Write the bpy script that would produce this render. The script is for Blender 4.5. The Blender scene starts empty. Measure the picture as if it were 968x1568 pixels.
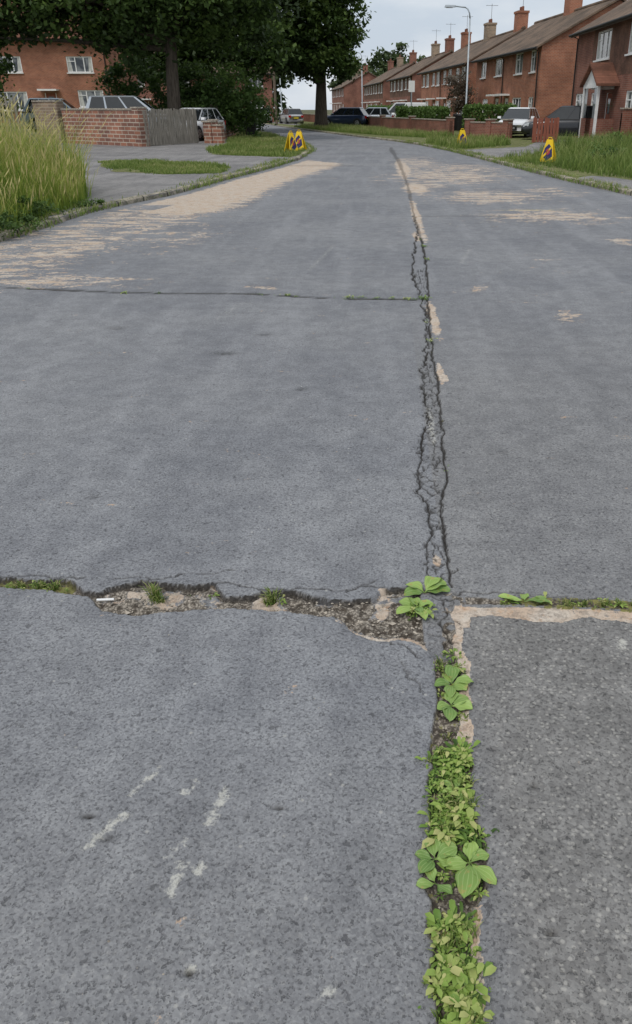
import bpy, math, random
import numpy as np
from mathutils import Vector
R=np.random.default_rng(7); random.seed(7)
S=bpy.context.scene
# ---------------------------------------------------------------- helpers
def link(o,parent=None):
    S.collection.objects.link(o)
    if parent is not None: o.parent=parent
    return o
def empty(name,loc=(0,0,0),rot=0.0):
    o=bpy.data.objects.new(name,None); o.location=loc; o.rotation_euler=(0,0,rot); o.empty_display_size=.3
    return link(o)
def fastmesh(name,V,F,mats=(),mi=None,attrs=None,smooth=False,parent=None,loc=(0,0,0),rot=0.0):
    V=np.asarray(V,dtype=np.float32); F=np.asarray(F,dtype=np.int32); k=F.shape[1]
    me=bpy.data.meshes.new(name)
    me.vertices.add(len(V)); me.vertices.foreach_set('co',V.ravel())
    me.loops.add(F.size); me.loops.foreach_set('vertex_index',F.ravel())
    me.polygons.add(len(F)); me.polygons.foreach_set('loop_start',np.arange(0,F.size,k,dtype=np.int32))
    me.polygons.foreach_set('loop_total',np.full(len(F),k,dtype=np.int32))
    if mi is not None: me.polygons.foreach_set('material_index',np.asarray(mi,dtype=np.int32))
    me.polygons.foreach_set('use_smooth',np.full(len(F),smooth,dtype=bool))
    if attrs:
        for a,v in attrs.items():
            at=me.attributes.new(a,'FLOAT','POINT'); at.data.foreach_set('value',np.asarray(v,dtype=np.float32))
    for m in mats: me.materials.append(m)
    me.update(calc_edges=True); 
    o=bpy.data.objects.new(name,me); o.location=loc; o.rotation_euler=(0,0,rot)
    return link(o,parent)
class MB:
    def __init__(s): s.v=[];s.f=[];s.m=[]
    def poly(s,pts,m=0):
        b=len(s.v); s.v+= [tuple(p) for p in pts]; s.f.append(list(range(b,b+len(pts)))); s.m.append(m)
    def box(s,x0,x1,y0,y1,z0,z1,m=0):
        b=len(s.v)
        s.v+=[(x0,y0,z0),(x1,y0,z0),(x1,y1,z0),(x0,y1,z0),(x0,y0,z1),(x1,y0,z1),(x1,y1,z1),(x0,y1,z1)]
        for f in ((0,3,2,1),(4,5,6,7),(0,1,5,4),(1,2,6,5),(2,3,7,6),(3,0,4,7)):
            s.f.append([b+i for i in f]); s.m.append(m)
    def hexa(s,p,m=0):
        b=len(s.v); s.v+=[tuple(q) for q in p]
        for f in ((0,3,2,1),(4,5,6,7),(0,1,5,4),(1,2,6,5),(2,3,7,6),(3,0,4,7)):
            s.f.append([b+i for i in f]); s.m.append(m)
    def tube(s,pts,rads,m=0,n=10,cap=True):
        b=len(s.v); P=[Vector(p) for p in pts]
        for i,p in enumerate(P):
            d=(P[min(i+1,len(P)-1)]-P[max(i-1,0)]).normalized()
            a=Vector((1,0,0)) if abs(d.x)<.8 else Vector((0,1,0))
            u=d.cross(a).normalized(); w=d.cross(u)
            for j in range(n):
                t=2*math.pi*j/n; s.v.append(tuple(p+(u*math.cos(t)+w*math.sin(t))*rads[i]))
        for i in range(len(P)-1):
            for j in range(n):
                s.f.append([b+i*n+j,b+i*n+(j+1)%n,b+(i+1)*n+(j+1)%n,b+(i+1)*n+j]); s.m.append(m)
        if cap:
            s.f.append([b+j for j in range(n)][::-1]); s.m.append(m)
            s.f.append([b+(len(P)-1)*n+j for j in range(n)]); s.m.append(m)
    def obj(s,name,mats,parent=None,loc=(0,0,0),rot=0.0,smooth=False,bevel=0):
        me=bpy.data.meshes.new(name); me.from_pydata(s.v,[],s.f)
        for m in mats: me.materials.append(m)
        me.polygons.foreach_set('material_index',s.m)
        me.polygons.foreach_set('use_smooth',[smooth]*len(s.f)); me.update()
        o=bpy.data.objects.new(name,me); o.location=loc; o.rotation_euler=(0,0,rot); link(o,parent)
        if bevel:
            b=o.modifiers.new('b','BEVEL'); b.width=bevel; b.segments=2; b.limit_method='ANGLE'
        return o
def vnoise(x,y,seed=0):
    xi=np.floor(x).astype(np.int64); yi=np.floor(y).astype(np.int64); fx=x-xi; fy=y-yi
    fx=fx*fx*(3-2*fx); fy=fy*fy*(3-2*fy)
    def h(a,b):
        n=(a*374761393+b*668265263+seed*974634777)&0xffffffff
        n=((n^(n>>13))*1274126177)&0xffffffff
        return ((n^(n>>16))&0xffff)/65535.0
    return (h(xi,yi)*(1-fx)+h(xi+1,yi)*fx)*(1-fy)+(h(xi,yi+1)*(1-fx)+h(xi+1,yi+1)*fx)*fy
def fbm(x,y,sc,oct=3,seed=0):
    r=0;a=.5;t=0
    for i in range(oct):
        r=r+a*vnoise(x*sc,y*sc,seed+i); t+=a; a*=.5; sc*=2.1
    return r/t-.5
def sstep(a,b,x):
    t=np.clip((x-a)/(b-a),0,1); return t*t*(3-2*t)
def inpoly(x,y,P):
    r=np.zeros(x.shape,bool); n=len(P)
    for i in range(n):
        x0,y0=P[i]; x1,y1=P[(i+1)%n]
        if y0==y1: continue
        c=((y0>y)!=(y1>y))&(x<(x1-x0)*(y-y0)/(y1-y0)+x0); r^=c
    return r
# ---------------------------------------------------------------- materials
class NT:
    def __init__(s,name):
        s.mat=bpy.data.materials.new(name); s.mat.use_nodes=True; s.t=s.mat.node_tree; s.t.nodes.clear()
        s.out=s.t.nodes.new('ShaderNodeOutputMaterial')
    def set(s,sock,v):
        if isinstance(v,bpy.types.NodeSocket): s.t.links.new(v,sock)
        elif v is not None:
            if isinstance(v,tuple) and len(v)==3 and sock.type=='RGBA': v=v+(1,)
            sock.default_value=v
    def n(s,ty,ins=None,**p):
        nd=s.t.nodes.new(ty)
        for k,v in p.items(): setattr(nd,k,v)
        if ins:
            for k,v in ins.items(): s.set(nd.inputs[k],v)
        return nd
    def co(s): return s.n('ShaderNodeTexCoord').outputs['Object']
    def noise(s,sc,vec=None,det=3,rough=.55,dist=0.0): return s.n('ShaderNodeTexNoise',{'Scale':sc,'Vector':vec,'Detail':det,'Roughness':rough,'Distortion':dist}).outputs['Fac']
    def math(s,op,a,b=None,c=None,clamp=False):
        nd=s.n('ShaderNodeMath',operation=op,use_clamp=clamp); s.set(nd.inputs[0],a)
        if b is not None: s.set(nd.inputs[1],b)
        if c is not None: s.set(nd.inputs[2],c)
        return nd.outputs[0]
    def mix(s,f,a,b,bt='MIX'):
        nd=s.n('ShaderNodeMix',data_type='RGBA',blend_type=bt); s.set(nd.inputs[0],f); s.set(nd.inputs[6],a); s.set(nd.inputs[7],b); return nd.outputs[2]
    def map(s,v,a,b,c=0.0,d=1.0,smooth=True):
        nd=s.n('ShaderNodeMapRange',{'Value':v,'From Min':a,'From Max':b,'To Min':c,'To Max':d},interpolation_type='SMOOTHSTEP' if smooth else 'LINEAR'); return nd.outputs[0]
    def attr(s,n): return s.n('ShaderNodeAttribute',attribute_name=n).outputs['Fac']
    def scale(s,vec,v): return s.n('ShaderNodeVectorMath',{0:vec,1:v},operation='MULTIPLY').outputs[0]
    def bump(s,h,st,dist): return s.n('ShaderNodeBump',{'Height':h,'Strength':st,'Distance':dist}).outputs[0]
    def bsdf(s,col,rough=.8,nor=None,metal=0.0,spec=.3,**k):
        b=s.n('ShaderNodeBsdfPrincipled',{'Base Color':col,'Roughness':rough,'Metallic':metal,'Specular IOR Level':spec})
        if nor is not None: s.set(b.inputs['Normal'],nor)
        s.t.links.new(b.outputs[0],s.out.inputs[0]); return s.mat
def plain(name,col,rough=.7,metal=0.0,spec=.3,var=.15,sc=6.0):
    m=NT(name); c=m.co(); f=m.noise(sc,c,3)
    a=tuple(x*(1-var) for x in col); b=tuple(min(1,x*(1+var)) for x in col)
    return m.bsdf(m.mix(m.map(f,.3,.7),a,b),rough,None,metal,spec)
def speckle_asphalt(name,A,B,full=False):
    m=NT(name); c=m.co()
    tone=m.map(m.noise(.6,c,4,.65),.35,.65)
    col=m.mix(tone,A,B)
    tr=m.map(m.noise(1.0,m.scale(c,(3.0,.28,1)),3),.45,.68)
    col=m.mix(m.math('MULTIPLY',tr,.45),col,tuple(x*1.2 for x in B))
    mid=m.noise(7,c,4,.7); col=m.mix(1.0,col,m.mix(m.map(mid,.34,.66),(.88,.88,.885),(1.08,1.08,1.075)),'MULTIPLY')
    vor=m.n('ShaderNodeTexVoronoi',{'Scale':180.0,'Vector':c}); vs=m.n('ShaderNodeSeparateColor',{0:vor.outputs['Color']}); vc=vs.outputs[0]
    col=m.mix(1.0,col,m.mix(vc,(.79,.79,.80),(1.22,1.22,1.20)),'MULTIPLY')
    pn=m.noise(100,c,2,.6); pit=m.map(pn,.36,.43,1,0)
    pn2=m.noise(44,c,3,.7,.3); pit2=m.map(pn2,.335,.395,1,0)
    pits=m.math('MAXIMUM',m.math('MULTIPLY',pit,.65),pit2)
    col=m.mix(m.math('MULTIPLY',pits,.55),col,(.05,.05,.053))
    hgt=m.math('SUBTRACT',m.math('ADD',m.math('MULTIPLY',pn,.5),m.math('MULTIPLY',vc,.18)),m.math('MULTIPLY',pits,.6))
    v9=m.n('ShaderNodeTexVoronoi',{'Scale':30.0,'Vector':c}); q9=m.n('ShaderNodeSeparateColor',{0:v9.outputs['Color']}).outputs[0]
    dot=m.math('MULTIPLY',m.map(q9,.93,.95),m.map(v9.outputs['Distance'],.08,.2,1,0)); col=m.mix(m.math('MULTIPLY',dot,.6),col,(.44,.43,.40))
    stn=m.map(m.noise(2.3,c,5,.75,.4),.60,.74); col=m.mix(m.math('MULTIPLY',stn,.25),col,(.09,.09,.095))
    if full:
        rt=m.attr('coarse')
        v2=m.n('ShaderNodeTexVoronoi',{'Scale':82.0,'Vector':c}); sc=m.n('ShaderNodeSeparateColor',{0:v2.outputs['Color']})
        st=m.map(sc.outputs[1],.62,.82); edge=m.map(v2.outputs['Distance'],.25,.6,1,0)
        cc=m.mix(sc.outputs[0],(.145,.138,.13),(.235,.228,.216))
        cc=m.mix(m.math('MULTIPLY',m.math('MULTIPLY',st,edge),.75),cc,(.37,.355,.325))
        cc=m.mix(m.math('MULTIPLY',pits,.65),cc,(.045,.045,.045))
        cc=m.mix(1.0,cc,m.mix(m.map(mid,.34,.66),(.86,.86,.86),(1.1,1.1,1.1)),'MULTIPLY')
        col=m.mix(m.math('MULTIPLY',rt,.82),col,cc)
        hgt=m.math('ADD',hgt,m.math('MULTIPLY',m.math('MULTIPLY',edge,rt),.35))
        sk=m.map(m.math('ADD',m.attr('scuff'),m.math('MULTIPLY',m.math('SUBTRACT',m.noise(38,c,4,.8),.5),2.0)),.30,.72)
        sk=m.math('MULTIPLY',sk,m.map(m.attr('scuff'),.05,.3))
        col=m.mix(m.math('MULTIPLY',sk,.75),col,(.52,.51,.46))
        cs=m.scale(c,(.65,1.25,1)); n22=m.noise(20,c,4,.75)
        nn=m.math('ADD',m.math('MULTIPLY',m.math('SUBTRACT',m.noise(3.0,cs,6,.75,.6),.5),2.6),m.math('MULTIPLY',m.math('SUBTRACT',n22,.5),1.3))
        cf=m.map(m.math('ADD',m.attr('conc'),nn),.46,.60)
        ccol=m.mix(m.map(m.noise(6,c,3,.6),.35,.65),(.52,.40,.30),(.58,.51,.43))
        ccol=m.mix(m.math('MULTIPLY',m.map(pn2,.42,.54,1,0),.5),ccol,(.27,.22,.18))
        ccol=m.mix(m.math('MULTIPLY',m.map(n22,.55,.66),.45),ccol,(.44,.25,.13))
        col=m.mix(m.math('MULTIPLY',cf,.92),col,ccol)
        yf=m.map(m.math('ADD',m.attr('ypaint'),m.math('MULTIPLY',m.math('SUBTRACT',n22,.5),1.6)),.45,.6)
        col=m.mix(m.math('MULTIPLY',yf,.6),col,(.50,.43,.14))
        g=m.attr('gap'); gn=m.noise(38,c,3,.7)
        gc=m.mix(m.map(gn,.38,.6),(.085,.07,.055),(.36,.32,.27)); v3=m.n('ShaderNodeTexVoronoi',{'Scale':110.0,'Vector':c})
        gc=m.mix(m.math('MULTIPLY',m.map(v3.outputs['Distance'],.3,.65),.7),gc,(.05,.042,.034))
        col=m.mix(g,col,gc)
        ms=m.map(m.math('ADD',m.attr('moss'),m.math('MULTIPLY',m.math('SUBTRACT',gn,.5),1.5)),.48,.62)
        col=m.mix(ms,col,m.mix(pn2,(.09,.10,.03),(.30,.27,.11)))
        col=m.mix(m.attr('crack_shade'),col,(.030,.027,.024))  # real cracks plus the painted shade along the gap's far edge
    return m.bsdf(col,.9,m.bump(hgt,.75,.005),0,.15)
M={}
M['road']=speckle_asphalt('road_asphalt',(.184,.189,.204),(.228,.232,.243),True)
M['path']=speckle_asphalt('path_asphalt',(.18,.175,.175),(.26,.25,.245))
def brick(name,c1,c2,mortar,scale=4.2):
    m=NT(name); c=m.co(); s=m.n('ShaderNodeSeparateXYZ',{0:c}); v=m.n('ShaderNodeCombineXYZ',{0:m.math('ADD',s.outputs[0],s.outputs[1]),1:s.outputs[2]}).outputs[0]
    b=m.n('ShaderNodeTexBrick',{'Vector':v,'Color1':c1,'Color2':c2,'Mortar':mortar,'Scale':scale,'Mortar Size':.035,'Bias':0.0,'Brick Width':.95,'Row Height':.33})
    f=m.noise(.8,c,4); g=m.noise(5,c,4,.7)
    col=m.mix(1.0,b.outputs[0],m.mix(m.map(f,.3,.7),(.74,.73,.73),(1.18,1.15,1.12)),'MULTIPLY')
    col=m.mix(m.math('MULTIPLY',m.map(g,.55,.8),.5),col,tuple(x*.45 for x in c1))
    return m.bsdf(col,.9,m.bump(b.outputs[1],-.4,.02),0,.15)
M['brick_o']=brick('orange_brick',(.37,.145,.085),(.28,.105,.065),(.34,.26,.20))
M['brick_r']=brick('red_brick',(.27,.11,.08),(.20,.08,.06),(.27,.20,.16))
M['brick_w']=brick('garden_wall_brick',(.36,.17,.115),(.20,.11,.09),(.48,.43,.36),2.1)
M['stone']=brick('old_stone_brick',(.32,.24,.17),(.22,.17,.13),(.36,.31,.25),2.6)
def tiles(name,c1,c2,row=5.0):
    m=NT(name); c=m.co(); s=m.n('ShaderNodeSeparateXYZ',{0:c}); v=m.n('ShaderNodeCombineXYZ',{0:s.outputs[0],1:m.math('MULTIPLY',s.outputs[2],1.9)}).outputs[0]
    b=m.n('ShaderNodeTexBrick',{'Vector':v,'Color1':c1,'Color2':c2,'Mortar':tuple(x*.4 for x in c1),'Scale':row,'Mortar Size':.03,'Brick Width':.8,'Row Height':.55})
    col=m.mix(1.0,b.outputs[0],m.mix(m.map(m.noise(.7,c,5,.7),.3,.7),(.55,.58,.57),(1.3,1.25,1.15)),'MULTIPLY')
    return m.bsdf(col,.9,m.bump(b.outputs[1],-.5,.03),0,.15)
M['roof']=tiles('roof_tiles',(.185,.135,.105),(.14,.105,.085))
M['roof_r']=tiles('red_tiles',(.24,.11,.08),(.18,.085,.06))
M['tilehung']=tiles('tile_hanging',(.20,.11,.085),(.15,.09,.07),6.0)
M['white']=plain('white_upvc',(.78,.78,.77),.35,var=.05)
M['fascia']=plain('dark_fascia',(.10,.075,.06),.6)
M['lead']=plain('lead_grey',(.2,.2,.2),.6)
def glass():
    m=NT('window_glass'); c=m.co(); f=m.map(m.noise(1.3,c,2),.4,.6)
    return m.bsdf(m.mix(f,(.02,.025,.03),(.20,.21,.21)),.06,None,0,.8)
M['glass']=glass()
M['carglass']=plain('car_glass',(.015,.018,.02),.05,spec=.8)
M['tyre']=plain('tyre_rubber',(.018,.018,.018),.9)
M['alloy']=plain('alloy_wheel',(.35,.35,.36),.35,.7)
M['blackpl']=plain('black_plastic',(.02,.02,.02),.6)
M['lens']=plain('headlamp_lens',(.6,.62,.65),.15,.2)
M['redlens']=plain('tail_lamp_lens',(.35,.01,.01),.2)
M['plate']=plain('number_plate',(.65,.5,.04),.5)
def paint(n,c,metal=.3):
    m=NT(n); k=m.co(); b=m.bsdf(m.mix(m.noise(200,k,2),c,tuple(x*1.08 for x in c)),.3,None,metal,.5)
    m.t.nodes['Principled BSDF'].inputs['Coat Weight'].default_value=.6; return b
P_silver=paint('silver_paint',(.42,.46,.50),.4); P_white=paint('white_paint',(.72,.73,.74),0); P_black=paint('black_paint',(.015,.016,.02),.2)
P_blue=paint('navy_paint',(.02,.035,.075),.3); P_grey=paint('grey_paint',(.42,.43,.44),.3)
M['galv']=plain('galvanised_steel',(.40,.44,.47),.5,.3,var=.1)
def wood(n,a,b):
    m=NT(n); c=m.co(); f=m.noise(3,m.scale(c,(6,6,.6)),4,.65); return m.bsdf(m.mix(m.map(f,.3,.7),a,b),.9,m.bump(f,.4,.01),0,.1)
M['wood']=wood('weathered_timber',(.17,.155,.13),(.36,.33,.285)); M['woodr']=wood('stained_timber',(.22,.08,.055),(.32,.12,.08)); M['pole']=wood('pole_timber',(.13,.105,.08),(.22,.18,.14))
M['bark']=wood('oak_bark',(.05,.042,.034),(.12,.10,.08))
def conc():
    m=NT('kerb_concrete'); c=m.co(); a=m.attr('run'); j=m.map(m.math('ABSOLUTE',m.math('SUBTRACT',m.math('FRACT',m.math('DIVIDE',a,.91)),.5)),.46,.49)
    col=m.mix(m.map(m.noise(3,c,5,.7),.35,.65),(.17,.155,.13),(.42,.37,.29)); col=m.mix(m.map(m.noise(17,c,4,.7),.50,.62),col,(.12,.13,.07)); col=m.mix(j,col,(.05,.05,.035))
    return m.bsdf(col,.9,m.bump(m.noise(60,c,3),.5,.01))
M['kerb']=conc()
def soil(n,a,b,c3):
    m=NT(n); c=m.co(); col=m.mix(m.map(m.noise(1.2,c,4,.7),.35,.65),a,b); col=m.mix(m.map(m.noise(9,c,4,.7),.48,.62),col,c3); return m.bsdf(col,.95,m.bump(m.noise(14,c,4),.8,.05),0,.1)
M['grassg']=soil('grass_ground',(.09,.115,.035),(.14,.17,.055),(.25,.21,.13))
M['ground']=soil('ground_earth',(.10,.10,.06),(.14,.13,.09),(.09,.11,.04))
def leafm(n,cols,tr=.3,rough=.55):
    m=NT(n); r=m.n('ShaderNodeValToRGB',{0:m.attr('tint')}); cr=r.color_ramp
    while len(cr.elements)<len(cols): cr.elements.new(.5)
    for i,cc in enumerate(cols):
        cr.elements[i].position=i/(len(cols)-1); cr.elements[i].color=cc+(1,)
    b=m.n('ShaderNodeBsdfPrincipled',{'Base Color':r.outputs[0],'Roughness':rough,'Specular IOR Level':.25})
    t=m.n('ShaderNodeBsdfTranslucent',{0:r.outputs[0]}); x=m.n('ShaderNodeMixShader',{0:tr,1:b.outputs[0],2:t.outputs[0]})
    m.t.links.new(x.outputs[0],m.out.inputs[0]); return m.mat
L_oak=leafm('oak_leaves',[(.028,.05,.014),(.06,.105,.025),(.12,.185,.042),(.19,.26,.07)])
L_bush=leafm('shrub_leaves',[(.04,.075,.02),(.085,.15,.035),(.18,.27,.07)])
L_yel=leafm('golden_leaves',[(.10,.12,.03),(.20,.21,.05),(.30,.28,.09)])
L_far=leafm('distant_leaves',[(.05,.075,.03),(.08,.115,.045),(.12,.16,.065)])
L_brown=leafm('dry_twigs',[(.09,.07,.05),(.15,.12,.09),(.2,.17,.12)])
L_grass=leafm('grass_blades',[(.07,.115,.025),(.14,.21,.045),(.23,.29,.08),(.42,.38,.19)],.35)
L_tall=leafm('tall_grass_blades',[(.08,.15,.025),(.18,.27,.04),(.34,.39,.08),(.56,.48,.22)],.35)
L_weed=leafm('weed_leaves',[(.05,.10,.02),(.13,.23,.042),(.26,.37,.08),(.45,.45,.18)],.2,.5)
def plantain():
    m=NT('plantain_leaf'); t=m.attr('tint'); v=m.attr('across'); rib=m.map(m.math('ABSOLUTE',m.math('SUBTRACT',m.math('FRACT',m.math('ADD',m.math('MULTIPLY',v,2.5),.5)),.5)),.12,.0)
    col=m.mix(t,(.08,.165,.035),(.29,.41,.10)); col=m.mix(m.math('MULTIPLY',rib,.45),col,(.42,.52,.22)); col=m.mix(m.math('MULTIPLY',m.map(m.noise(60,m.co(),3),.58,.7),.6),col,(.34,.25,.08))
    return m.bsdf(col,.5,m.bump(rib,-.6,.003),0,.4)
M['plantain']=plantain()
# ---------------------------------------------------------------- road surface
def seq(bps):
    out=[]
    for a,b,st in bps: out.append(np.arange(a,b,st))
    return np.concatenate(out)
xs=seq([(-32,-6,1.0),(-6,-1.6,.04),(-1.6,.08,.0065),(.08,.32,.0042),(.32,.62,.0055),(.62,1.1,.008),(1.1,1.7,.012),(1.7,5.2,.05),(5.2,20,.6)])
ys=[-4.0,-2,-1,0,.3,.5]; y=.62
while y<62: ys.append(y); y+=max(.0045,.0009*y*y)
ys+= [y,70,80,95,110,130,150]; ys=np.array(ys)
X,Y=np.meshgrid(xs,ys); nx,ny=len(xs),len(ys)
U=np.array([(-3.5,2.44),(-1.9,2.43),(-1.421,2.424),(-1.298,2.419),(-1.149,2.41),(-1.082,2.345),(-1.027,2.336),(-.991,2.371),(-.894,2.41),(-.756,2.388),(-.611,2.388),(-.561,2.307),(-.467,2.307),(-.436,2.336),(-.318,2.345),(-.244,2.307),(-.126,2.282),(-.033,2.294),(.014,2.358),(.086,2.371),(.20,2.336)])
Lo=np.array([(-3.5,2.39),(-1.9,2.38),(-1.392,2.368),(-1.239,2.345),(-1.115,2.315),(-1.049,2.294),(-.976,2.213),(-.866,2.186),(-.714,2.213),(-.603,2.225),(-.419,2.213),(-.304,2.205),(-.144,2.174),(-.085,2.1),(-.009,2.064),(.099,2.053),(.151,2.011),(.2,2.01)])
jx=fbm(X,Y,20,4,3)*.045; jy=fbm(X,Y*.35,13,3,9)*.040+fbm(X,Y*.3,48,2,19)*.010
yu=np.interp(X,U[:,0],U[:,1])+jy; yl=np.interp(X,Lo[:,0],Lo[:,1])+fbm(X,Y*.35,11,4,29)*.045
xj=.20+jx*.5
dT=np.where(X<xj,np.minimum(yu-Y,Y-yl),-1)
LL=np.array([(.4,.10),(.70,.10),(.847,.101),(.958,.101),(1.073,.101),(1.186,.099),(1.334,.115),(1.528,.125),(1.652,.145),(1.79,.164),(1.944,.162),(2.011,.151),(2.08,.14),(2.35,.15)])
LR=np.array([(.4,.20),(.847,.201),(.931,.198),(1.028,.2064),(1.104,.218),(1.136,.2404),(1.257,.2553),(1.305,.24),(1.374,.227),(1.552,.245),(1.577,.235),(1.733,.2546),(1.944,.271),(2.011,.256),(2.213,.275),(2.35,.27)])
xl=np.interp(Y,LL[:,0],LL[:,1])+jx*.7; xr=np.interp(Y,LR[:,0],LR[:,1])+jx*.7
dL=np.where(Y<2.33+jy,np.minimum(X-xl,xr-X),-1)
TU=np.array([(.26,2.306),(.434,2.29),(.645,2.294),(.891,2.273),(1.6,2.25),(4,2.18)]); TL=np.array([(.26,2.25),(.45,2.253),(.632,2.24),(.874,2.222),(1.6,2.21),(4,2.15)])
dR=np.where(X>.255,np.minimum(np.interp(X,TU[:,0],TU[:,1])+jy*.4-Y,Y-np.interp(X,TL[:,0],TL[:,1])-jy*.4),-1)
d=np.maximum(np.maximum(dT,dL),dR)
fill=(Y>1.96)&(Y<2.36)&(X>.14)&(X<.30)
gapm=sstep(-.001,.006,d)
deep=.016+.034*np.exp(-np.clip(yu-Y,0,1)/.014)*(dT>0)+.010*np.exp(-np.clip(Y-yl,0,1)/.012)*(dT>0)
rub=fbm(X,Y,45,3,21)*.022+fbm(X,Y,14,2,5)*.024
depth=np.where(dT>0,deep,np.where(dR>0,.012,.022))
depth=np.where(fill,depth*.35,depth)
Z=-(depth-rub*np.where(dR>0,.4,1))*sstep(-.001,.010,d)
Z=np.where(d>0,np.minimum(Z,-.002),0.0)
lip=np.exp(-np.clip(-d,0,1)/.05)*(d<=0); Z=Z-.004*lip*(Y<3)
Z=Z+fbm(X,Y,3.0,3,40)*.007*(Y<12)+fbm(X,Y,45,3,44)*.0022*(Y<4)*(d<=0)
sh=((X>-.16)&(X<.15)&(Y<yl+.001)&(Y>yl-.020+jy*.7))|((Y>2.12)&(Y<2.24)&(X>.26)&(X<4)&(Y<np.interp(X,TL[:,0],TL[:,1]))&(Y>np.interp(X,[.29,.305,.44,.523,.59,.71,.852,1.2,2,4],[2.0,2.174,2.174,2.146,2.146,2.174,2.145,2.16,2.16,2.13])+jy*.9))
sh2=((X>xr-.024)&(X<xr+.008)&(Y>1.56)&(Y<2.25))|((X>xr-.018)&(X<xr+.006)&(Y<1.10))
conc_=np.where(sh,.80,0.0)
Z=np.where(sh,Z-.007,Z); Z=np.where(sh2&(d>0),-.009+rub*.3,Z)
conc_=np.where(sh2,.80,conc_)
gap=gapm*np.where(sh2,.0,1); gap=np.where(fill&(fbm(X,Y,18,2,7)>-.10),gap*.12,gap)
conc_=np.maximum(conc_,1.0*np.exp(-(((X-.02)/.035)**2+((Y-2.345)/.02)**2)**2))
gap=gap*(1-np.clip(conc_*(X<.1)*(Y>2.3),0,1))
gap=gap*(1-.85*((fbm(X,Y,10,3,222)>.10)&(dT>0)&(X>-1.0)&(X<.1))); conc_=np.where((gap<.3)&(dT>0.004)&(X<.09),np.maximum(conc_,.62),conc_)
CL=np.array([(2.33,.19),(2.446,.174),(2.614,.165),(2.80,.2146),(2.977,.202),(3.172,.183),(3.387,.186),(3.714,.207),(4.095,.262),(4.55,.266),(5.09,.284),(5.76,.351),(6.59,.368),(7.23,.369),(8.34,.33),(9.57,.39),(10.58,.4537),(11.6,.52),(13.8,.535)])
CR=np.array([(2.33,.262),(2.4,.256),(2.589,.2586),(2.8,.261),(3.104,.2827),(3.387,.31),(3.897,.333),(4.55,.355),(5.09,.36),(6.15,.387),(7.1,.422),(7.67,.453),(9.12,.508),(10.05,.523),(11.8,.5415),(13.8,.538),(18.7,.60),(26.8,.58),(38,.40),(50,-1.7),(62,-5.2)])
jj=fbm(X,Y,8,3,77)*.06+fbm(X,Y,35,2,78)*.02
cl=np.interp(Y,CL[:,0],CL[:,1])+jj; cr=np.interp(Y,CR[:,0],CR[:,1])+fbm(X,Y,7,3,99)*.035+fbm(X,Y,30,2,98)*.016
wv=.0034+.00035*Y+.00005*Y*Y
wn=.35+1.5*(fbm(X,Y,5,2,31)+.5)
inl=(Y>2.36)
dens=.6+.9*(fbm(X,Y,2.5,2,130)+.5)
crack_shade=np.exp(-((X-cl)/(wv*wn))**4)*inl*(Y<13.5)*np.clip(dens,0,1)
crack_shade=np.maximum(crack_shade,np.exp(-((X-cr)/(wv*wn*1.15))**4)*inl*(Y<38)*np.where(Y>11,.5,.95))
inside=(X>cl-.02)&(X<cr+.012)&(Y>2.4)&(Y<9)
idx=np.where(inside.ravel())[0]; px=X.ravel()[idx]*19+fbm(X.ravel()[idx],Y.ravel()[idx],20,2,55)*1.4; py=Y.ravel()[idx]*10+fbm(X.ravel()[idx],Y.ravel()[idx],20,2,56)*1.4
F1=np.full(px.shape,9.0);F2=np.full(px.shape,9.0); cx=np.floor(px).astype(int); cy=np.floor(py).astype(int)
for a in (-1,0,1):
    for b in (-1,0,1):
        hx=((cx+a)*7919+(cy+b)*104729)&0xffff; ra=((hx*2654435761)&0xffff)/65535.; rb=((hx*40503+12345)&0xffff)/65535.
        dd=np.hypot(cx+a+ra-px,cy+b+rb-py); m=dd<F1; F2=np.where(m,F1,np.minimum(F2,dd)); F1=np.where(m,dd,F1)
cellc=np.exp(-((F2-F1)/.085)**2)*.85
tmp=crack_shade.ravel(); keep=(fbm(px/19,py/10,2.6,2,61)>-.13); tmp[idx]=np.maximum(tmp[idx],cellc*keep); crack_shade=tmp.reshape(X.shape)
yt=np.interp(X,[-6,-3.73,-2.4,-1.2,-.45,.37],[7.72,7.67,7.44,7.37,7.19,7.13])
ct=np.exp(-((Y-yt-jj*.7)/(.024*wn))**4)*(X<.40); crack_shade=np.maximum(crack_shade,ct*.95)
for yy,xa,xb,w in ((13.3,.6,6,.03),(19,.6,5,.05),(25.5,-3.5,.6,.05)):
    crack_shade=np.maximum(crack_shade,np.exp(-((Y-yy+.03*X-jj)/(w*wn))**4)*(X>xa)*(X<xb)*.25)
def hair(x0,y0,x1,y1,w,s,v=.85):
    global crack_shade
    L=math.hypot(x1-x0,y1-y0); ux,uy=(x1-x0)/L,(y1-y0)/L
    t=(X-x0)*ux+(Y-y0)*uy; n=-(X-x0)*uy+(Y-y0)*ux+fbm(X,Y,14,3,s)*.06
    crack_shade=np.maximum(crack_shade,np.exp(-(n/w)**4)*((t>0)&(t<L))*v)
hair(-1.0,2.42,-.55,2.47,.0028,101); hair(-.62,2.40,-.30,2.33,.003,102); hair(-.45,2.36,.16,2.35,.0035,103); hair(-.13,2.33,-.02,2.40,.0025,104); hair(.12,1.95,.02,2.05,.0025,107); hair(.16,2.2,.27,2.14,.003,108); hair(.18,2.3,.26,2.28,.003,109); hair(.15,2.08,.26,2.05,.003,112); hair(.21,2.0,.215,2.3,.003,113); hair(.26,2.33,.8,2.29,.003,110); hair(-1.1,2.44,-1.9,2.45,.004,111); hair(.13,1.8,.06,1.95,.002,114,.5); hair(.22,2.4,.28,2.5,.003,115)
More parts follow.
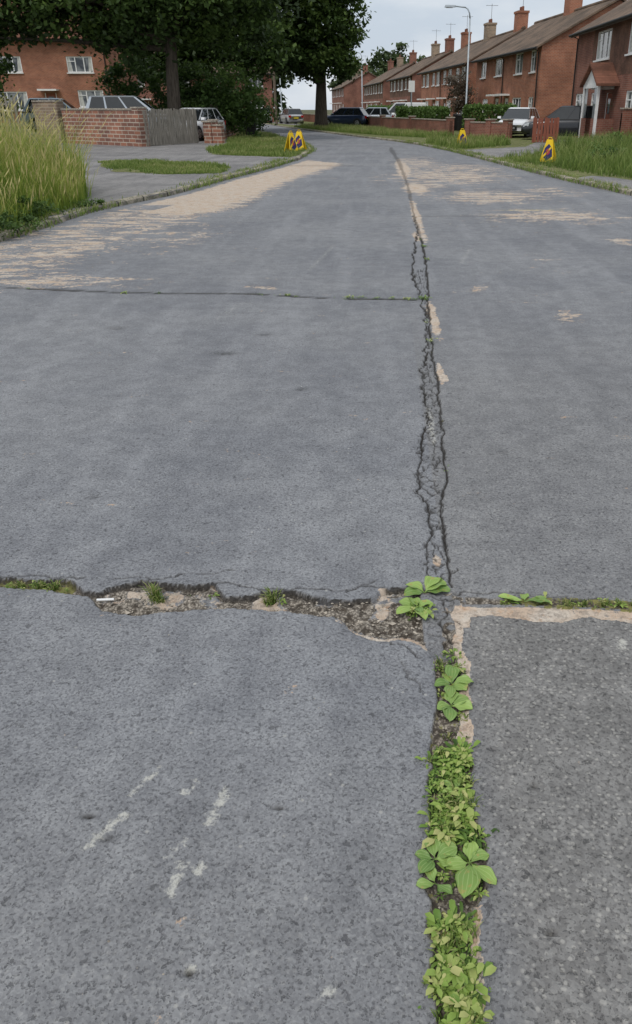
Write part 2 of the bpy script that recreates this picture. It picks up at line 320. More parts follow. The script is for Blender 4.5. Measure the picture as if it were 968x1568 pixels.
for sx,sy,rx,ry,v in ((-.728,1.334,.018,.007,.75),(-.26,1.36,.018,.006,.7),(.396,1.43,.012,.010,.6),(-1.12,5.4,.09,.05,.5),(-.39,.945,.012,.008,.6),(.36,1.03,.012,.005,.7),(-.66,1.27,.02,.012,.5),(-.9,5.9,.05,.03,.5),(.62,3.6,.02,.02,.4),(-2.1,6.1,.08,.05,.45),(-.5,4.6,.03,.03,.5),(-1.3,3.1,.03,.015,.45)):
    crack_shade=np.maximum(crack_shade,v*np.exp(-(((X-sx)/rx)**2+((Y-sy)/ry)**2+fbm(X,Y,60,2,9)*1.5)))
Z=Z-crack_shade*np.clip(.010*wn,.004,.014)
edge_shade=np.exp(-(np.clip(yu-Y,0,1)/.012)**2)*(dT>0)*(fbm(X,Y*.3,6,2,66)>-.25); crack_shade=np.maximum(crack_shade,edge_shade*.9)  # shade under the gap's far edge painted near-black, colour only, no depth
ki=[(5,-5.2),(10.58,-5.0),(13.8,-4.875),(16.5,-4.22),(20.5,-3.75),(23.3,-3.34),(28.5,-2.7),(40,-3.5)]
kx=np.interp(Y,[k[0] for k in ki],[k[1] for k in ki])
inx=np.interp(Y,[6.3,7.6,9,12,13.8,16.5,20.5,24,26.5,28.2],[-4.3,-3.3,-3.1,-2.8,-2.5,-2.2,-1.95,-1.4,-.9,-2.2])
e=np.minimum(sstep(-.3,.7,inx-X),sstep(-.05,.25,X-kx-.15+.25*(Y<12)))
lv=np.where(Y>13.6,1.0,.50+.12*sstep(12,13.6,Y)); lv=np.where((X<kx+.9)&(Y<15),.48,lv)
conc_=np.maximum(conc_,e*lv*(Y<28.4)*(Y>6.3))
def ell(x0,y0,rx,ry,v):
    global conc_
    conc_=np.maximum(conc_,v*np.exp(-(((X-x0)/rx)**2+((Y-y0)/ry)**2)**1.5))
for t in ((1.7,21.5,1.9,3.0,.60),(2.4,24.5,1.3,2.4,.55),(1.2,27,.9,4,.52),(2.1,16.4,1.4,1.6,.60),(2.7,13.3,1.3,1.1,.58),(3.6,17.5,.8,1.4,.45),(1.0,19.0,.7,1.8,.54),(.75,18.3,.32,1.5,.9),(.62,24.5,.24,5,.9),(.57,13.2,.08,3.0,.95),(.435,6.4,.045,.65,1.0),(.39,4.93,.03,.30,.95),(.41,4.8,.03,.1,.85),(3.2,10.6,.22,.35,.5),(.93,7.67,.14,.22,.45),(1.56,6.44,.14,.3,.45),(1.04,4.1,.06,.1,.42),(3.9,13,.3,.4,.45),(.48,11.0,.06,.5,.9),(-1.1,7.6,.25,.15,.4),(.215,2.55,.018,.05,.85),(1.9,9.0,.25,.5,.35),(-2.8,11,.6,1.4,.42),(-3.2,8.0,1.0,.4,.50)): ell(*t)
filler=np.exp(-(((X-.275)/.03)**2+((Y-4.0)/.4)**2)**2)
moss=ct*.55*sstep(-4.5,-.5,X); moss=np.maximum(moss,.55*(dR>-.004)*(X>.42)); moss=np.maximum(moss,.60*(dT>0)*(X<-1.12)); moss=np.maximum(moss,.38*np.exp(-((X-cr)/.02)**2)*(Y>4)*(Y<14)); moss=np.maximum(moss,.42*(dL>0)*(Y<1.93))
yp=np.exp(-(((X-2.6)/.8)**2+((Y-14.1)/.18)**2)**2)*.55
scuff=np.zeros_like(X)
def seg(x0,y0,x1,y1,w,v):
    global scuff
    dx,dy=x1-x0,y1-y0; t=np.clip(((X-x0)*dx+(Y-y0)*dy)/(dx*dx+dy*dy),0,1); r=np.hypot(X-x0-t*dx,Y-y0-t*dy); scuff=np.maximum(scuff,v*np.exp(-(r/w)**2))
for q in ((-.70,1.245,-.635,1.34,.018,.60),(-.64,1.40,-.585,1.49,.013,.52),(-.42,1.32,-.40,1.41,.020,.60),(-.475,1.13,-.46,1.19,.022,.56),(-.50,1.41,-.48,1.44,.02,.45),(-.50,1.22,-.47,1.26,.02,.40),(-.42,1.18,-.415,1.19,.018,.75),(-.39,.945,-.385,.96,.016,.5),(-.11,.90,-.105,.91,.02,.45),(-.78,8.6,-.60,10.3,.06,.34),(-1.36,6.4,-1.25,7.0,.06,.30),(.78,2.0,.79,2.04,.02,.65),(.9,9,1.1,10,.05,.35)): seg(*q)
coarse=sstep(-.1,.1,X-.24)*(Y<2.2)*1.0+ .45*(X>.24)*(Y>=2.2)*(Y<8)*sstep(8,3,Y)+.35*sstep(.9,.0,Y-.9)*(X<.2)*(Y<1.8)
coarse=np.clip(coarse,0,1)
V=np.stack([X.ravel(),Y.ravel(),Z.ravel()],1)
I=np.arange(nx*ny).reshape(ny,nx); F=np.stack([I[:-1,:-1].ravel(),I[:-1,1:].ravel(),I[1:,1:].ravel(),I[1:,:-1].ravel()],1)
fastmesh('road',V,F,[M['road']],None,{'gap':gap.ravel(),'crack_shade':np.clip(crack_shade,0,1).ravel(),'conc':conc_.ravel(),'moss':moss.ravel(),'scuff':np.maximum(scuff,filler*.45).ravel(),'coarse':coarse.ravel(),'ypaint':yp.ravel()},True)
g=MB(); g.poly([(-600,-200,-.09),(600,-200,-.09),(600,900,-.09),(-600,900,-.09)]); g.obj('ground',[M['ground']])
# ---------------------------------------------------------------- land, verges, kerbs
KL=[(-5.6,-3.5),(-5.25,5),(-5.0,10.58),(-4.92,11.7),(-4.875,13.8),(-4.59,15.1),(-4.22,16.5),(-3.75,20.5),(-3.34,23.3),(-2.78,28.5),(-2.8,34.3),(-3.5,40),(-5,47),(-7.4,57),(-11.5,75),(-17,95),(-25,120),(-36,150)]
KR=[(19,14.2),(14,14.3),(9,14.8),(6.3,15.4),(5.0,16.5),(4.45,19.9),(3.73,25.9),(3.44,28.5),(2.8,34.3),(1.75,40.5),(.55,45.4),(-.92,50),(-3.3,58.3),(-8,75),(-13,95),(-21,120),(-32,150)]
ZL=.075
def slab(name,P,z,mat,down=.2):
    m=MB(); m.poly([(a,b,z) for a,b in P]); n=len(P)
    for i in range(n):
        a=P[i];b=P[(i+1)%n]; m.poly([(a[0],a[1],z-down),(b[0],b[1],z-down),(b[0],b[1],z),(a[0],a[1],z)])
    return m.obj(name,[mat])
slab('pavement',[(-300,-3.5)]+KL+[(-300,150)],ZL,M['path'])
slab('verge_ground',[(300,14.2)]+KR+[(300,150)],ZL,M['grassg'])
def ragged(P,amp,step=.35,far=60):
    Q=[]; n=len(P)
    for i in range(n):
        a=np.array(P[i],float);b=np.array(P[(i+1)%n],float); L=np.linalg.norm(b-a); k=max(1,int(L/step)) if max(abs(a[0]),a[1])<far else 1
        for j in range(k):
            p=a+(b-a)*j/k; Q.append((p[0]+random.uniform(-amp,amp),p[1]+random.uniform(-amp,amp)*1.6))
    return Q
def sheet(name,P,mat,z=None,amp=0):
    z=ZL+.005 if z is None else z
    if amp: P=ragged(P,amp)
    m=MB(); m.poly([(a,b,z) for a,b in P]); return m.obj(name,[mat])
sheet('pavement',[(4.62,19.9),(5.15,17.0),(7,15.95),(14,15.1),(19,15),(19,16.6),(8,17.3),(6.1,18.4),(5.2,20.6)],M['path'],None,.05)
sheet('driveway',[(3.62,28.2),(2.98,33.4),(3.9,34.4),(6.2,36.5),(8.5,45),(12,45),(11,40),(6.4,33),(5.2,29.8)],M['path'],None,.06)
sheet('pavement',[(5.8,38),(6.5,44),(2.5,56),(-5,80),(-18,118),(-20,118),(-7,80),(.8,56),(4.6,44)],M['path'],ZL+.009)
G1=[(-8.8,26.4),(-7,21.9),(-5.4,21.0),(-4.15,21.3),(-4.05,22.6),(-4.4,24.2),(-5.2,25.4),(-7.1,26.8)]
G2=[(-7,34.3),(-6.1,30.4),(-4.6,29.3),(-2.98,28.7),(-2.98,34.3),(-3.7,40),(-5.4,47),(-7.6,57),(-9.5,57),(-7.6,42),(-7.1,39.8)]
G3=[(-5.15,10.2),(-5.1,13.6),(-5.25,14.6),(-6.0,16.5),(-8.7,24.5),(-12,26),(-18,20),(-16,9),(-5.3,6)]
G4=[(-60,43),(-16,42),(-9.5,43),(-9.5,58),(-14,75),(-40,150),(-290,150),(-290,43)]
for n,P in (('grass_verge',G1),('grass_verge',G2),('grass_verge',G3),('garden_ground',G4)): sheet(n,P,M['grassg'],None,.12)
def kerb(name,P,side,w=.13,hz=.09):
    V=[];F=[];run=[];s=0
    Q=[P[0]]
    for i in range(len(P)-1):
        a=np.array(P[i]);b=np.array(P[i+1]); n=max(1,int(np.linalg.norm(b-a)/.45))
        for k in range(1,n+1): Q.append(tuple(a+(b-a)*k/n))
    Q=np.array(Q); T=np.gradient(Q,axis=0); T/=np.linalg.norm(T,axis=1)[:,None]; Nn=np.stack([-T[:,1],T[:,0]],1)*side
    for i,q in enumerate(Q):
        if i: s+=np.linalg.norm(Q[i]-Q[i-1])
        h=hz+random.uniform(-.014,.006); o=random.uniform(-.012,.012)
        for off,z in ((-.012+o,-.03),(-.012+o,h-.025),(.018+o,h),(w+o,h),(w+o,h-.06)):
            p=q+Nn[i]*off; V.append((p[0],p[1],z)); run.append(s)
    for i in range(len(Q)-1):
        for j in range(4):
            a=i*5+j; F.append((a,a+1,a+6,a+5))
    fastmesh(name,V,F,[M['kerb']],None,{'run':run})
kerb('kerb',KL,1); kerb('kerb',KR,-1)
# ---------------------------------------------------------------- vegetation
def blades(name,P,n,h0,h1,w,mat,lean=.35,z=None,heads=0,tint=(0,1),hf=None,clump=0):
    z=ZL if z is None else z
    P=np.array(P); lo=P.min(0);hi=P.max(0); pts=np.zeros((0,2))
    while len(pts)<n:
        c=lo+R.random((n*2,2))*(hi-lo); c=c[inpoly(c[:,0],c[:,1],P)]
        if clump: 
            k=fbm(c[:,0],c[:,1],clump,3,int(h0*1000)+5)+.5; c=c[R.random(len(c))<sstep(.3,.65,k)]
        pts=np.concatenate([pts,c])
    p=pts[:n]+R.normal(size=(n,2))*.06; h=h0+(h1-h0)*R.random(n)**1.3
    h*= .6+.8*(fbm(p[:,0],p[:,1],.9,2,12)+.5)
    if hf is not None: h*=hf(p[:,0],p[:,1])
    a=R.random(n)*6.283; ld=R.random(n)*6.283; l=h*lean*R.random(n)
    ux,uy=np.cos(a)*w*.5,np.sin(a)*w*.5; lx,ly=np.cos(ld)*l,np.sin(ld)*l
    zz=np.full(n,z)
    B1=np.stack([p[:,0]-ux,p[:,1]-uy,zz],1);B2=np.stack([p[:,0]+ux,p[:,1]+uy,zz],1)
    m=np.stack([p[:,0]+lx*.35,p[:,1]+ly*.35,zz+h*.6],1); u=np.stack([ux*.75,uy*.75,ux*0],1)
    t=np.stack([p[:,0]+lx,p[:,1]+ly,zz+h*.97],1)
    V=np.stack([B1,B2,m+u,m-u,t],1).reshape(-1,3); b=np.arange(n)*5
    F=np.concatenate([np.stack([b,b+1,b+2],1),np.stack([b,b+2,b+3],1),np.stack([b+3,b+2,b+4],1)])
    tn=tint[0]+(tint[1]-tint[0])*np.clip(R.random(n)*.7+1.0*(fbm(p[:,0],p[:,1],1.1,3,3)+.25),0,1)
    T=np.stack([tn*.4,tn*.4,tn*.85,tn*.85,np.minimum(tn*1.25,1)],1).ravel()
    if heads:
        k=R.choice(n,heads,replace=False); tp=t[k]; hl=.09+.09*R.random(heads)
        uu=np.stack([ux[k],uy[k],ux[k]*0],1)*1.5; dirn=np.stack([lx[k]*.25,ly[k]*.25,hl],1)
        VH=np.stack([tp-dirn*.3,tp+dirn*.3+uu,tp+dirn,tp+dirn*.3-uu],1).reshape(-1,3); c=len(V)+np.arange(heads)*4
        F=np.concatenate([F,np.stack([c,c+1,c+2],1),np.stack([c,c+2,c+3],1)]); V=np.concatenate([V,VH]); T=np.concatenate([T,np.full(heads*4,.97)])
    return fastmesh(name,V,F,[mat],None,{'tint':T})
def leafcloud(blobs,nl,size,clump=.5,flat=1.0,seed=1,shell=.55,dark=0.0):
    r=np.random.default_rng(seed); vol=np.array([b[3]*b[4]+b[4]*b[5]+b[3]*b[5] for b in blobs]); pr=vol/vol.sum()
    nc=max(8,int(nl/90)); bi=r.choice(len(blobs),nc,p=pr); B=np.array(blobs)[bi]
    d=r.normal(size=(nc,3)); d/=np.linalg.norm(d,axis=1)[:,None]; rad=shell+(1.02-shell)*r.random(nc)
    rad*=1+.28*(r.random(nc)-.5)
    C=B[:,:3]+d*B[:,3:6]*rad[:,None]
    ci=r.integers(0,nc,nl); cs=clump*(.5+r.random(nc)); P=C[ci]+r.normal(size=(nl,3))*cs[ci][:,None]*np.array([1,1,.6])
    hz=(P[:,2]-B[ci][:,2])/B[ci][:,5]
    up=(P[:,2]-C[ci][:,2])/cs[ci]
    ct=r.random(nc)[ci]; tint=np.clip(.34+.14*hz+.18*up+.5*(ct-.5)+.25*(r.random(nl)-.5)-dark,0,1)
    nrm=r.normal(size=(nl,3)); nrm[:,2]=np.abs(nrm[:,2])*1.3+.2; nrm/=np.linalg.norm(nrm,axis=1)[:,None]
    a=r.normal(size=(nl,3)); u=np.cross(nrm,a); u/=np.linalg.norm(u,axis=1)[:,None]+1e-9; v=np.cross(nrm,u)
    s=size*(.55+.8*r.random(nl)); u*=s[:,None]; v*=(s*.62)[:,None]
    V=np.stack([P-u,P-u*.2+v,P+u,P+u*.1-v],1).reshape(-1,3); b=np.arange(nl)*4
    return V,np.stack([b,b+1,b+2,b+3],1),np.repeat(tint,4)
def tree(name,base,tr,blobs,nl,size,mat,clump=.55,seed=1,trunk_top=None,shell=.5):
    e=empty(name,base)
    lb=[(b[0]-base[0],b[1]-base[1],b[2]-base[2])+tuple(b[3:]) for b in blobs]
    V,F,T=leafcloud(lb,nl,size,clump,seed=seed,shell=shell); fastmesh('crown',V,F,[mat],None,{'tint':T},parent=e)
    m=MB(); top=trunk_top or (0,0,lb[0][2]*.75); rr=random.Random(seed)
    k=[(0,0,-.1),(top[0]*.1,0,top[2]*.12),(top[0]*.4,.05,top[2]*.5),top]; m.tube(k,[tr*1.5,tr*1.05,tr*.85,tr*.6],0,12)
    for b in lb:
        for q in range(3):
            t=Vector((b[0]+rr.uniform(-.6,.6)*b[3],b[1]+rr.uniform(-.6,.6)*b[4],b[2]+rr.uniform(-.5,.6)*b[5])); s=Vector(k[2]).lerp(Vector(top),rr.uniform(.2,1))
            mid=s.lerp(t,.5)+Vector((rr.uniform(-.4,.4),rr.uniform(-.4,.4),rr.uniform(0,.6))); m.tube([s,mid,t],[tr*.42,tr*.25,tr*.06],0,7)
    m.obj('trunk',[M['bark']],e,smooth=True); return e
def bush(name,blobs,nl,size,mat,clump=.2,seed=1,shell=.4,dark=0.0):
    V,F,T=leafcloud(blobs,nl,size,clump,seed=seed,shell=shell,dark=dark)
    return fastmesh(name,V,F,[mat],None,{'tint':T})
def hedge(name,x0,x1,y0,y1,h,nl,mat,seed,rot=0,loc=(0,0,0),size=.07):
    r=np.random.default_rng(seed); P=np.stack([x0+(x1-x0)*r.random(nl),y0+(y1-y0)*r.random(nl),h*r.random(nl)],1)
    f=r.integers(0,4,nl); P[f==0,2]=h; P[f==1,1]=y0; P[f==2,0]=np.where(r.random((f==2).sum())<.5,x0,x1); P+=r.normal(size=P.shape)*.07
    nrm=r.normal(size=(nl,3)); nrm/=np.linalg.norm(nrm,axis=1)[:,None]; a=r.normal(size=(nl,3)); u=np.cross(nrm,a); u/=np.linalg.norm(u,axis=1)[:,None]; v=np.cross(nrm,u); u*=size; v*=size*.6
    V=np.stack([P-u,P+v,P+u,P-v],1).reshape(-1,3); b=np.arange(nl)*4
    return fastmesh(name,V,np.stack([b,b+1,b+2,b+3],1),[mat],None,{'tint':np.repeat(np.clip(.3+.3*P[:,2]/h+.3*(r.random(nl)-.5),0,1),4)},loc=loc,rot=rot)
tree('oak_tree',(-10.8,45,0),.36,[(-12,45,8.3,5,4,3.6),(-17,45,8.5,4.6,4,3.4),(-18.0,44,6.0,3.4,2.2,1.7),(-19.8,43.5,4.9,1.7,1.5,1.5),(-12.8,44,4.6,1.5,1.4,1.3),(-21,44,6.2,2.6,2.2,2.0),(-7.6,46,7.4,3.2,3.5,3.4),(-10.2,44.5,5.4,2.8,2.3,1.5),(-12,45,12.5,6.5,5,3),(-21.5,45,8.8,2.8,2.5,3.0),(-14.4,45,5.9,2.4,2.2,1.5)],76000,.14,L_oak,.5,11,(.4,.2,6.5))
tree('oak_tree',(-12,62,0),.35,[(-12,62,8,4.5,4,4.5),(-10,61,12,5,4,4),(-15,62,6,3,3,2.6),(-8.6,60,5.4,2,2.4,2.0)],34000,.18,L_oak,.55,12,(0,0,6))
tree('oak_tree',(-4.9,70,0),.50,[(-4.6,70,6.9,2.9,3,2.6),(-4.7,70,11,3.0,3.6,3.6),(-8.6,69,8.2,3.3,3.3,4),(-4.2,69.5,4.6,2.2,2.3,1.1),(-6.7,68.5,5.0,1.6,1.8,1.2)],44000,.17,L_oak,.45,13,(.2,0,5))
bush('distant_trees',[(-46,120,5,9,4,7),(-34,118,5,8,4,6),(-24,112,4,6,4,5),(-16,118,4,5,4,4.5),(-29,130,6,8,4,7)],20000,.42,L_far,.9,21)
bush('distant_trees',[(4,205,10,6,4,4.2),(-5,215,7,7,4,5),(11,210,8,5,4,5),(0,190,5,8,4,4.5)],12000,.5,L_far,.8,22)
bush('elder_shrub',[(-8.9,47,2.1,1.9,1.6,1.9),(-7.6,48,1.6,1.3,1.2,1.5),(-10.3,48,2.4,1.4,1.4,2.0)],12000,.09,L_bush,.25,23)
bush('golden_shrub',[(-19.4,37,2.6,1.7,1.4,1.7),(-18,38,1.6,1.3,1.2,1.3)],8000,.08,L_yel,.2,24)
bush('garden_shrub',[(-20.5,44,2.2,2.4,1.4,2.2),(-13.6,49,2.9,1.9,1.3,1.3),(-12.4,50,1.6,2.2,1.2,1.3)],11000,.1,L_bush,.25,25)
bush('hedge_mass',[(-9.8,62,1.0,1.8,3,1.3),(-13.2,66,1.3,2.4,3,1.7),(-9.3,55,.7,1.0,3,1.0),(-15.5,82,1.6,3,3,2.2)],14000,.11,L_bush,.3,26,dark=.05)
bush('garden_shrub',[(6.6,72,2.5,1.3,1.2,1.7)],4000,.09,L_brown,.25,27)
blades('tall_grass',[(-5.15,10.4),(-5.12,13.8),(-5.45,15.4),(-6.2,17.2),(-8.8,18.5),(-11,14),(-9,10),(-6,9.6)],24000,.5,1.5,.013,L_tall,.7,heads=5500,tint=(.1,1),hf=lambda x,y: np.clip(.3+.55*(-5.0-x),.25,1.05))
blades('verge_grass',G3,8000,.1,.35,.02,L_grass,.5)
blades('verge_grass',G1,8000,.03,.12,.02,L_grass,.7,tint=(.1,1),clump=1.4)
blades('verge_grass',G2,18000,.05,.2,.025,L_grass,.6,tint=(.1,1),clump=.8)
GRb=[(5.35,20.9),(6.2,18.9),(8.1,17.7),(13,17.2),(17,20),(15,40),(9.5,38),(6.6,32.4),(5.4,29.4),(4.0,28.2),(4.1,26)]
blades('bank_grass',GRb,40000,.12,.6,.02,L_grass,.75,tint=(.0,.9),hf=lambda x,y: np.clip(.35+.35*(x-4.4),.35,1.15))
blades('bank_grass',[(2.95,33.9),(3.7,35),(5.8,38),(6,42),(2.9,47),(0,52),(-3,60),(-7.6,75),(-5,78),(1,60),(4.3,46),(4.6,43),(2.1,41)],20000,.1,.4,.03,L_grass,.6,tint=(.1,1))
bush('verge_weeds',[(-4.95,11.1,.16,.25,.35,.20),(-5.2,12,.25,.3,.4,.25),(-5.15,10.4,.2,.3,.4,.22),(-4.95,14.1,.10,.16,.35,.10)],3400,.022,L_bush,.06,28)
bush('verge_weeds',[(7.6,22,.35,.9,.9,.45),(9.5,24.5,.5,1.2,1,.55),(6.6,25,.3,.6,1,.35),(11.5,28,.6,1.6,1.2,.6),(8.5,31,.35,1,1,.4)],15000,.035,L_bush,.14,29)
kp=[(a-.0,b) for a,b in KL if 9<b<48]
blades('kerb_weeds',[(x+.12,y) for x,y in kp]+[(x-.3,y) for x,y in kp[::-1]],4200,.03,.15,.018,L_grass,.9,z=.03,clump=1.5,tint=(.2,1))
kp=[p for p in KR if 14<p[1]<48 and p[0]<9]
blades('kerb_weeds',[(x-.10,y) for x,y in kp]+[(x+.3,y) for x,y in kp[::-1]],4200,.03,.16,.018,L_grass,.9,z=.03,clump=1.2,tint=(.2,1))
def smallleaves(name,regs,mat=L_weed,seed=5):
    r=np.random.default_rng(seed); Vs=[];Fs=[];Ts=[];b=0
    for (x0,x1,y0,y1,n,ln,hh,curve) in regs:
        k=max(3,n//18); cx=x0+(x1-x0)*r.random(k); cy=y0+(y1-y0)*r.random(k); ct=r.random(k); cz=.35+1.0*r.random(k)**1.6
        if curve==2: cy=np.interp(cx,[-6,-3.73,-2.4,-1.2,-.45,.37],[7.72,7.67,7.44,7.37,7.19,7.13])+r.normal(size=k)*.018
        if curve==1: cx=np.interp(cy,LL[:,0],LL[:,1])+.006+(cx-x0)/(x1-x0)*(np.interp(cy,LR[:,0],LR[:,1])-np.interp(cy,LL[:,0],LL[:,1])-.012)
        i=r.integers(0,k,n); az=r.random(n)*6.283; L=ln*(.5+.8*r.random(n))*cz[i]; st=r.random(n)*ln*.9*cz[i]; up=r.random(n)
        bx=cx[i]+np.cos(az)*st; by=cy[i]+np.sin(az)*st; bz=(-.018 if y1<3 else -.002)+hh*up*(.4+ct[i])
        dx,dy=np.cos(az),np.sin(az); el=.1+.8*r.random(n)-.3*up; ce,se=np.cos(el),np.sin(el); w=L*(.10+.20*ct[i])
        B=np.stack([bx,by,bz],1); D=np.stack([dx*ce,dy*ce,se],1); Sd=np.stack([-dy,dx,0*dx],1)*w[:,None]
        M1=B+D*(L*.35)[:,None]; M2=B+D*(L*.72)[:,None]+np.stack([0*L,0*L,-L*.06],1); Tp=B+D*L[:,None]+np.stack([0*L,0*L,-L*.25],1); dz=np.array([0,0,1.])*(w*.4)[:,None]
        V=np.stack([B,M1+Sd*.85+dz,M2+Sd*.8+dz,Tp,M2-Sd*.8+dz,M1-Sd*.85+dz,M1,M2],1).reshape(-1,3); q=b+np.arange(n)*8
        tr=[(0,6,1),(1,6,7),(1,7,2),(2,7,3),(7,4,3),(6,5,4),(6,4,7),(0,5,6)]
        Fs.append(np.concatenate([np.stack([q+a_,q+b_,q+c_],1) for a_,b_,c_ in tr])); Vs.append(V); b+=n*8
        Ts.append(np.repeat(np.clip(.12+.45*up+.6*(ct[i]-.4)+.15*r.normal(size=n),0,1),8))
    return fastmesh(name,np.concatenate(Vs),np.concatenate(Fs),[mat],None,{'tint':np.concatenate(Ts)},True)
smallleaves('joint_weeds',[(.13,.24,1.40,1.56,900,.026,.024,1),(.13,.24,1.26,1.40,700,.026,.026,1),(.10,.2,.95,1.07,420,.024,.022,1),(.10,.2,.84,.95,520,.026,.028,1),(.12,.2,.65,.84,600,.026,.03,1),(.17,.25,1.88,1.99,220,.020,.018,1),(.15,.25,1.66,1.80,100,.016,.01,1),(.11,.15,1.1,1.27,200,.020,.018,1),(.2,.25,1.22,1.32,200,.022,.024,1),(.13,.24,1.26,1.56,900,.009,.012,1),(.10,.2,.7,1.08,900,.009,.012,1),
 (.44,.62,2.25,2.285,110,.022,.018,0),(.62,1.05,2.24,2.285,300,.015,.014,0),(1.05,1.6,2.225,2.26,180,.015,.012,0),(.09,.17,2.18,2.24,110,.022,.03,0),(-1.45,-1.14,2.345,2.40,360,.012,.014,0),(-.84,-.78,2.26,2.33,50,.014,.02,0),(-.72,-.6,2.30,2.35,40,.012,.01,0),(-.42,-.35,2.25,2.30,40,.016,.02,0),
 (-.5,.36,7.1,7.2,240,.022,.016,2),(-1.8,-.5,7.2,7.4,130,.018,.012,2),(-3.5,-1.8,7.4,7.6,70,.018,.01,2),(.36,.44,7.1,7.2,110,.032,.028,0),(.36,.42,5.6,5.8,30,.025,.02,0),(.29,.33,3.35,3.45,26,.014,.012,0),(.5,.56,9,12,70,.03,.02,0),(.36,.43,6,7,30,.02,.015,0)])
def tufts(name,cs):
    V=[];F=[];T=[]
    for (x,y,n,h) in cs:
        for i in range(n):
            a=random.random()*6.28; l=h*random.uniform(.5,1); o=random.uniform(.2,.85)*l; w=.0018; bx,by=x+random.gauss(0,.010),y+random.gauss(0,.006)
            ex,ey=math.cos(a),math.sin(a); s=(-ey*w,ex*w); b=len(V)
            V+=[(bx-s[0],by-s[1],-.02),(bx+s[0],by+s[1],-.02),(bx+ex*o*.5+s[0],by+ey*o*.5+s[1],-.02+l*.7),(bx+ex*o*.5-s[0],by+ey*o*.5-s[1],-.02+l*.7),(bx+ex*o,by+ey*o,-.02+l*.8)]
            F+=[(b,b+1,b+2),(b,b+2,b+3),(b+3,b+2,b+4)]; t=random.random(); T+=[t*.6,t*.6,t,t,t]
    fastmesh(name,V,F,[L_grass],None,{'tint':T})
tufts('grass_tufts',[(-.81,2.30,50,.085),(-.79,2.28,35,.06),(-.385,2.285,55,.07),(-.40,2.27,35,.055),(-1.25,2.375,60,.045),(-1.2,2.37,50,.045),(-1.33,2.38,40,.04)]+[(x,2.262,30,.04) for x in (.66,.72,.79,.84,.9,.97,1.05)]+[(random.uniform(.13,.23),random.uniform(1.28,1.55),14,.05) for i in range(16)]+[(random.uniform(.11,.19),random.uniform(.78,1.06),12,.05) for i in range(20)]+[(random.uniform(.18,.24),random.uniform(1.88,1.98),10,.035) for i in range(6)]+[(random.uniform(.17,.24),random.uniform(1.6,1.75),8,.03) for i in range(5)])
def rosette(name,cx,cy,leaves):
    V=[];F=[];T=[];A=[]
    for (az,L,W,el) in leaves:
        L*=random.uniform(.85,1.15); W*=random.uniform(.85,1.15); az=math.radians(az+random.uniform(-15,15)); dx,dy=math.cos(az),math.sin(az); b=len(V); ns,nw=10,8; t0=random.uniform(.05,.95); stem=L*.2; bend=random.uniform(-.25,.25); twist=random.uniform(-.3,.3); ph=random.uniform(0,6)
        for i in range(ns+1):
            s=i/ns; x=s*(L+stem); prof=0.05 if x<stem else max(.02,math.sin(math.pi*min(1,((x-stem)/L)**1.0))**.62)
            z=-.010+math.sin(el)*x-(x*x)/(L+stem)*math.sin(el)*.75+.006; xx=x*math.cos(el*.6)
            for j in range(nw+1):
                v=j/nw*2-1; off=v*W*.5*prof*(1+.07*math.sin(13*s+ph+2*v))+bend*xx*s; zz=z+abs(v)**1.5*W*.20*prof+.0025*math.sin(11*s+4*v+ph)*abs(v)+v*twist*W*.3*s
                V.append((cx+dx*xx-dy*off,cy+dy*xx+dx*off,zz)); T.append(min(1,t0*.8+.2*s)); A.append(v)
        for i in range(ns):
            for j in range(nw):
                q=b+i*(nw+1)+j; F.append((q,q+1,q+nw+2,q+nw+1))
    fastmesh(name,V,F,[M['plantain']],None,{'tint':T,'across':A},True)
rosette('plantain_plant',.158,2.33,[(20,.085,.06,.7),(75,.075,.055,.8),(-15,.085,.05,.45),(140,.06,.045,.5),(200,.07,.05,.3),(45,.05,.035,1.0)])
rosette('plantain_plant',.125,2.235,[(160,.065,.046,.3),(230,.07,.05,.4),(300,.075,.05,.4),(20,.06,.045,.4),(90,.05,.04,.6),(265,.05,.04,.8)])
rosette('plantain_plant',.215,1.83,[(10,.05,.042,.5),(80,.06,.045,.6),(170,.05,.038,.4),(250,.055,.042,.4),(310,.05,.04,.4),(130,.04,.03,.6)])
rosette('plantain_plant',.205,1.735,[(20,.045,.038,.4),(100,.045,.04,.4),(190,.045,.038,.3),(265,.065,.048,.3),(320,.055,.04,.4)])
rosette('plantain_plant',.125,1.215,[(30,.045,.04,.5),(95,.04,.038,.5),(170,.04,.034,.2),(240,.045,.038,.4),(330,.045,.038,.3)])
rosette('plantain_plant',.122,1.15,[(200,.035,.03,.3),(120,.035,.032,.4),(300,.04,.03,.3)])
rosette('plantain_plant',.205,1.205,[(80,.045,.038,.3),(255,.075,.054,.35),(305,.06,.044,.3),(205,.055,.04,.25),(20,.04,.03,.4)])
rosette('plantain_plant',.51,2.275,[(0,.07,.035,.3),(175,.07,.03,.2),(100,.04,.03,.4)])
rosette('plantain_plant',.165,.905,[(60,.035,.024,.4),(150,.03,.022,.4),(280,.04,.024,.4)])
rosette('plantain_plant',.19,1.42,[(60,.035,.02,.5),(150,.035,.018,.4),(280,.04,.02,.4),(210,.035,.018,.6)])
